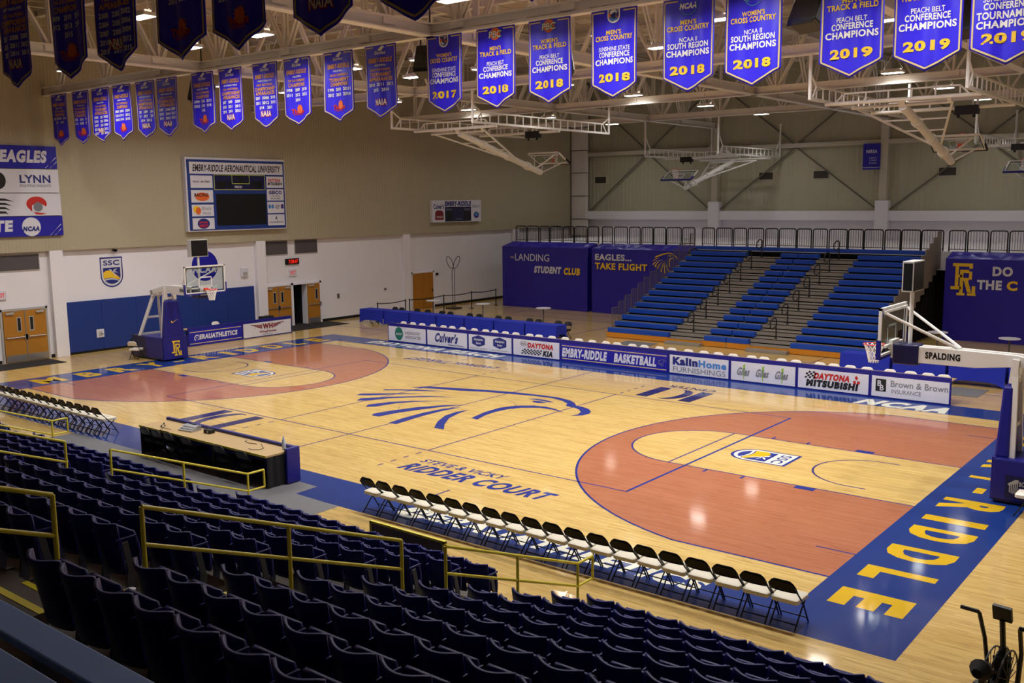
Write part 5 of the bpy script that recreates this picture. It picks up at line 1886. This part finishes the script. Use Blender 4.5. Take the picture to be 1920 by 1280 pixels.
MB().cyl((0, 0, .28), (0, 0, .31), .02, 12).build('cap', 'board_white', t)
for i, (x, y) in enumerate(((-2.25, -8.75), (-2.05, -8.95))):
    t = thing('microphone', 'small black table microphone at the far end of the wood tabletop, %s from the end' % ORD[i], 'microphone', (x, y, .763), -.6, 'table microphones')
    MB().cyl((-.08, 0, .02), (.06, 0, .03), .018, 8).build('body', 'black', t)
    MB().tube([(.06, 0, .02), (.2, .05, .01), (.4, -.02, .01), (.55, .1, .01), (.7, .2, .01)], .006, 5).build('cable', 'black', t)
for i, pts in enumerate(([(.9, -8.52, .768), (.95, -8.6, .768), (1.15, -8.66, .768), (1.4, -8.6, .768)], [(1.5, -8.55, .768), (1.85, -8.75, .768), (1.9, -8.9, .768), (1.75, -9.0, .768), (1.6, -8.98, .768)])):
    o = MB().tube(pts, .007, 5).build('loose_cable', 'black')
    tag(o, ('short black cable at the padded edge of the scoring table', 'long looping black cable on the wood tabletop near the bottle')[i], 'cable', 'table cables')
# mats on the floor round the scoring table
o = MB().poly([(-6.4, -10.7, .004), (4.7, -10.7, .004), (4.72, -9.04, .004), (3.26, -8.99, .004), (3.22, -8.36, .004), (2.4, -8.33, .004), (-2.8, -8.33, .004), (-2.8, -9.02, .004), (-6.4, -9.02, .004)]).build('floor_mat', 'mat_grey')
tag(o, 'grey protective floor mat spread behind the scoring table', 'mat')
o = MB().bb((11.5, 10.7, .002), (12.6, 12.2, .01)).build('floor_mat', 'mat_grey')
tag(o, 'small grey floor mat beside the end of the long advertising tables', 'mat')
o = MB().bb((-3.2, 14.0, .002), (-1.6, 15.2, .01)).build('floor_mat', 'mat_grey')
tag(o, 'small grey floor mat in front of the tiered benches', 'mat')
o = MB().tube([(3.0 + .16 * math.cos(a) + .03 * a, -10.35 + .13 * math.sin(a), .02) for a in [k * .5 for k in range(26)]], .012, 5).build('coiled_cable', 'board_white')
tag(o, 'pale coiled cable on the grey mat behind the scoring table', 'cable')

# ------------------------------------------------------------------ exercise bike by the near corner
bk = thing('exercise_bike', 'black fan exercise bike with a display standing in the near corner of the floor', 'exercise bike', (17.62, -9.72, 0), 1.45)
mb = MB()
for s in (-1, 1):
    mb.tube([(.0 + .38 * math.cos(a), 0, .5 + .38 * math.sin(a)) for a in [2 * PI * k / 28 for k in range(28)]], .012, 6, 0, True)
for s in (-.09, .09):
    mb.tube([(.36 * math.cos(a), s, .5 + .36 * math.sin(a)) for a in [2 * PI * k / 28 for k in range(28)]], .012, 6, 0, True)
    for k in range(14):
        a = 2 * PI * k / 14
        mb.bar((.06 * math.cos(a), s * 1.1, .5 + .06 * math.sin(a)), (.36 * math.cos(a), s, .5 + .36 * math.sin(a)), .008)
mb.build('fan_cage', 'black', bk)
mb = MB()
for k in range(10):
    a = 2 * PI * k / 10
    mb.box((.18 * math.cos(a), 0, .5 + .18 * math.sin(a)), (.28, .12, .006), 0, Matrix.Rotation(-a, 3, 'Y'))
mb.cyl((0, -.1, .5), (0, .1, .5), .05, 12)
mb.build('fan', 'black_soft', bk)
MB().bar((.42, -.3, .04), (.42, .3, .04), .07).bar((-.75, -.26, .04), (-.75, .26, .04), .07).bar((.42, 0, .06), (-.75, 0, .08), .08).bar((-.45, 0, .08), (-.58, 0, .72), .07).bar((.3, 0, .1), (.1, 0, .86), .06).bar((-.3, 0, .1), (.1, 0, .86), .08).build('frame', 'black', bk)
MB().tube([(-.78, 0, .83), (-.66, 0, .84), (-.5, 0, .82), (-.4, 0, .81)], [.06, .13, .07, .03], 12).cyl((-.58, 0, .7), (-.6, 0, .82), .03, 8).build('saddle', 'black_soft', bk, smooth=True)
MB().cyl((.08, 0, .8), (-.02, 0, 1.25), .035, 8).build('console_post', 'black', bk)
MB().box((-.03, 0, 1.34), (.05, .22, .2), 0, Matrix.Rotation(-.3, 3, 'Y')).box((-.058, 0, 1.348), (.006, .17, .14), 1, Matrix.Rotation(-.3, 3, 'Y')).build('display', ['black', 'vent_dark'], bk, bevel=.008)
for s in (-1, 1):
    q = .08 * s
    MB().tube([(.12 + q, s * .2, .42), (.05 + q, s * .24, .9), (-.12 + q, s * .26, 1.26), (-.16 + q, s * .27, 1.3), (-.16 + q, s * .47, 1.3)], .027, 8).build('handlebar', 'black', bk)
    MB().bar((-.12 + q, s * .1, .34 + q), (-.12 + q, s * .1, .34 + q), .02).bar((-.2, 0, .36), (-.2 + q * 1.5, s * .14, .3 + q), .03).box((-.2 + q * 1.5, s * .2, .3 + q), (.1, .12, .03)).build('pedal', 'black', bk)
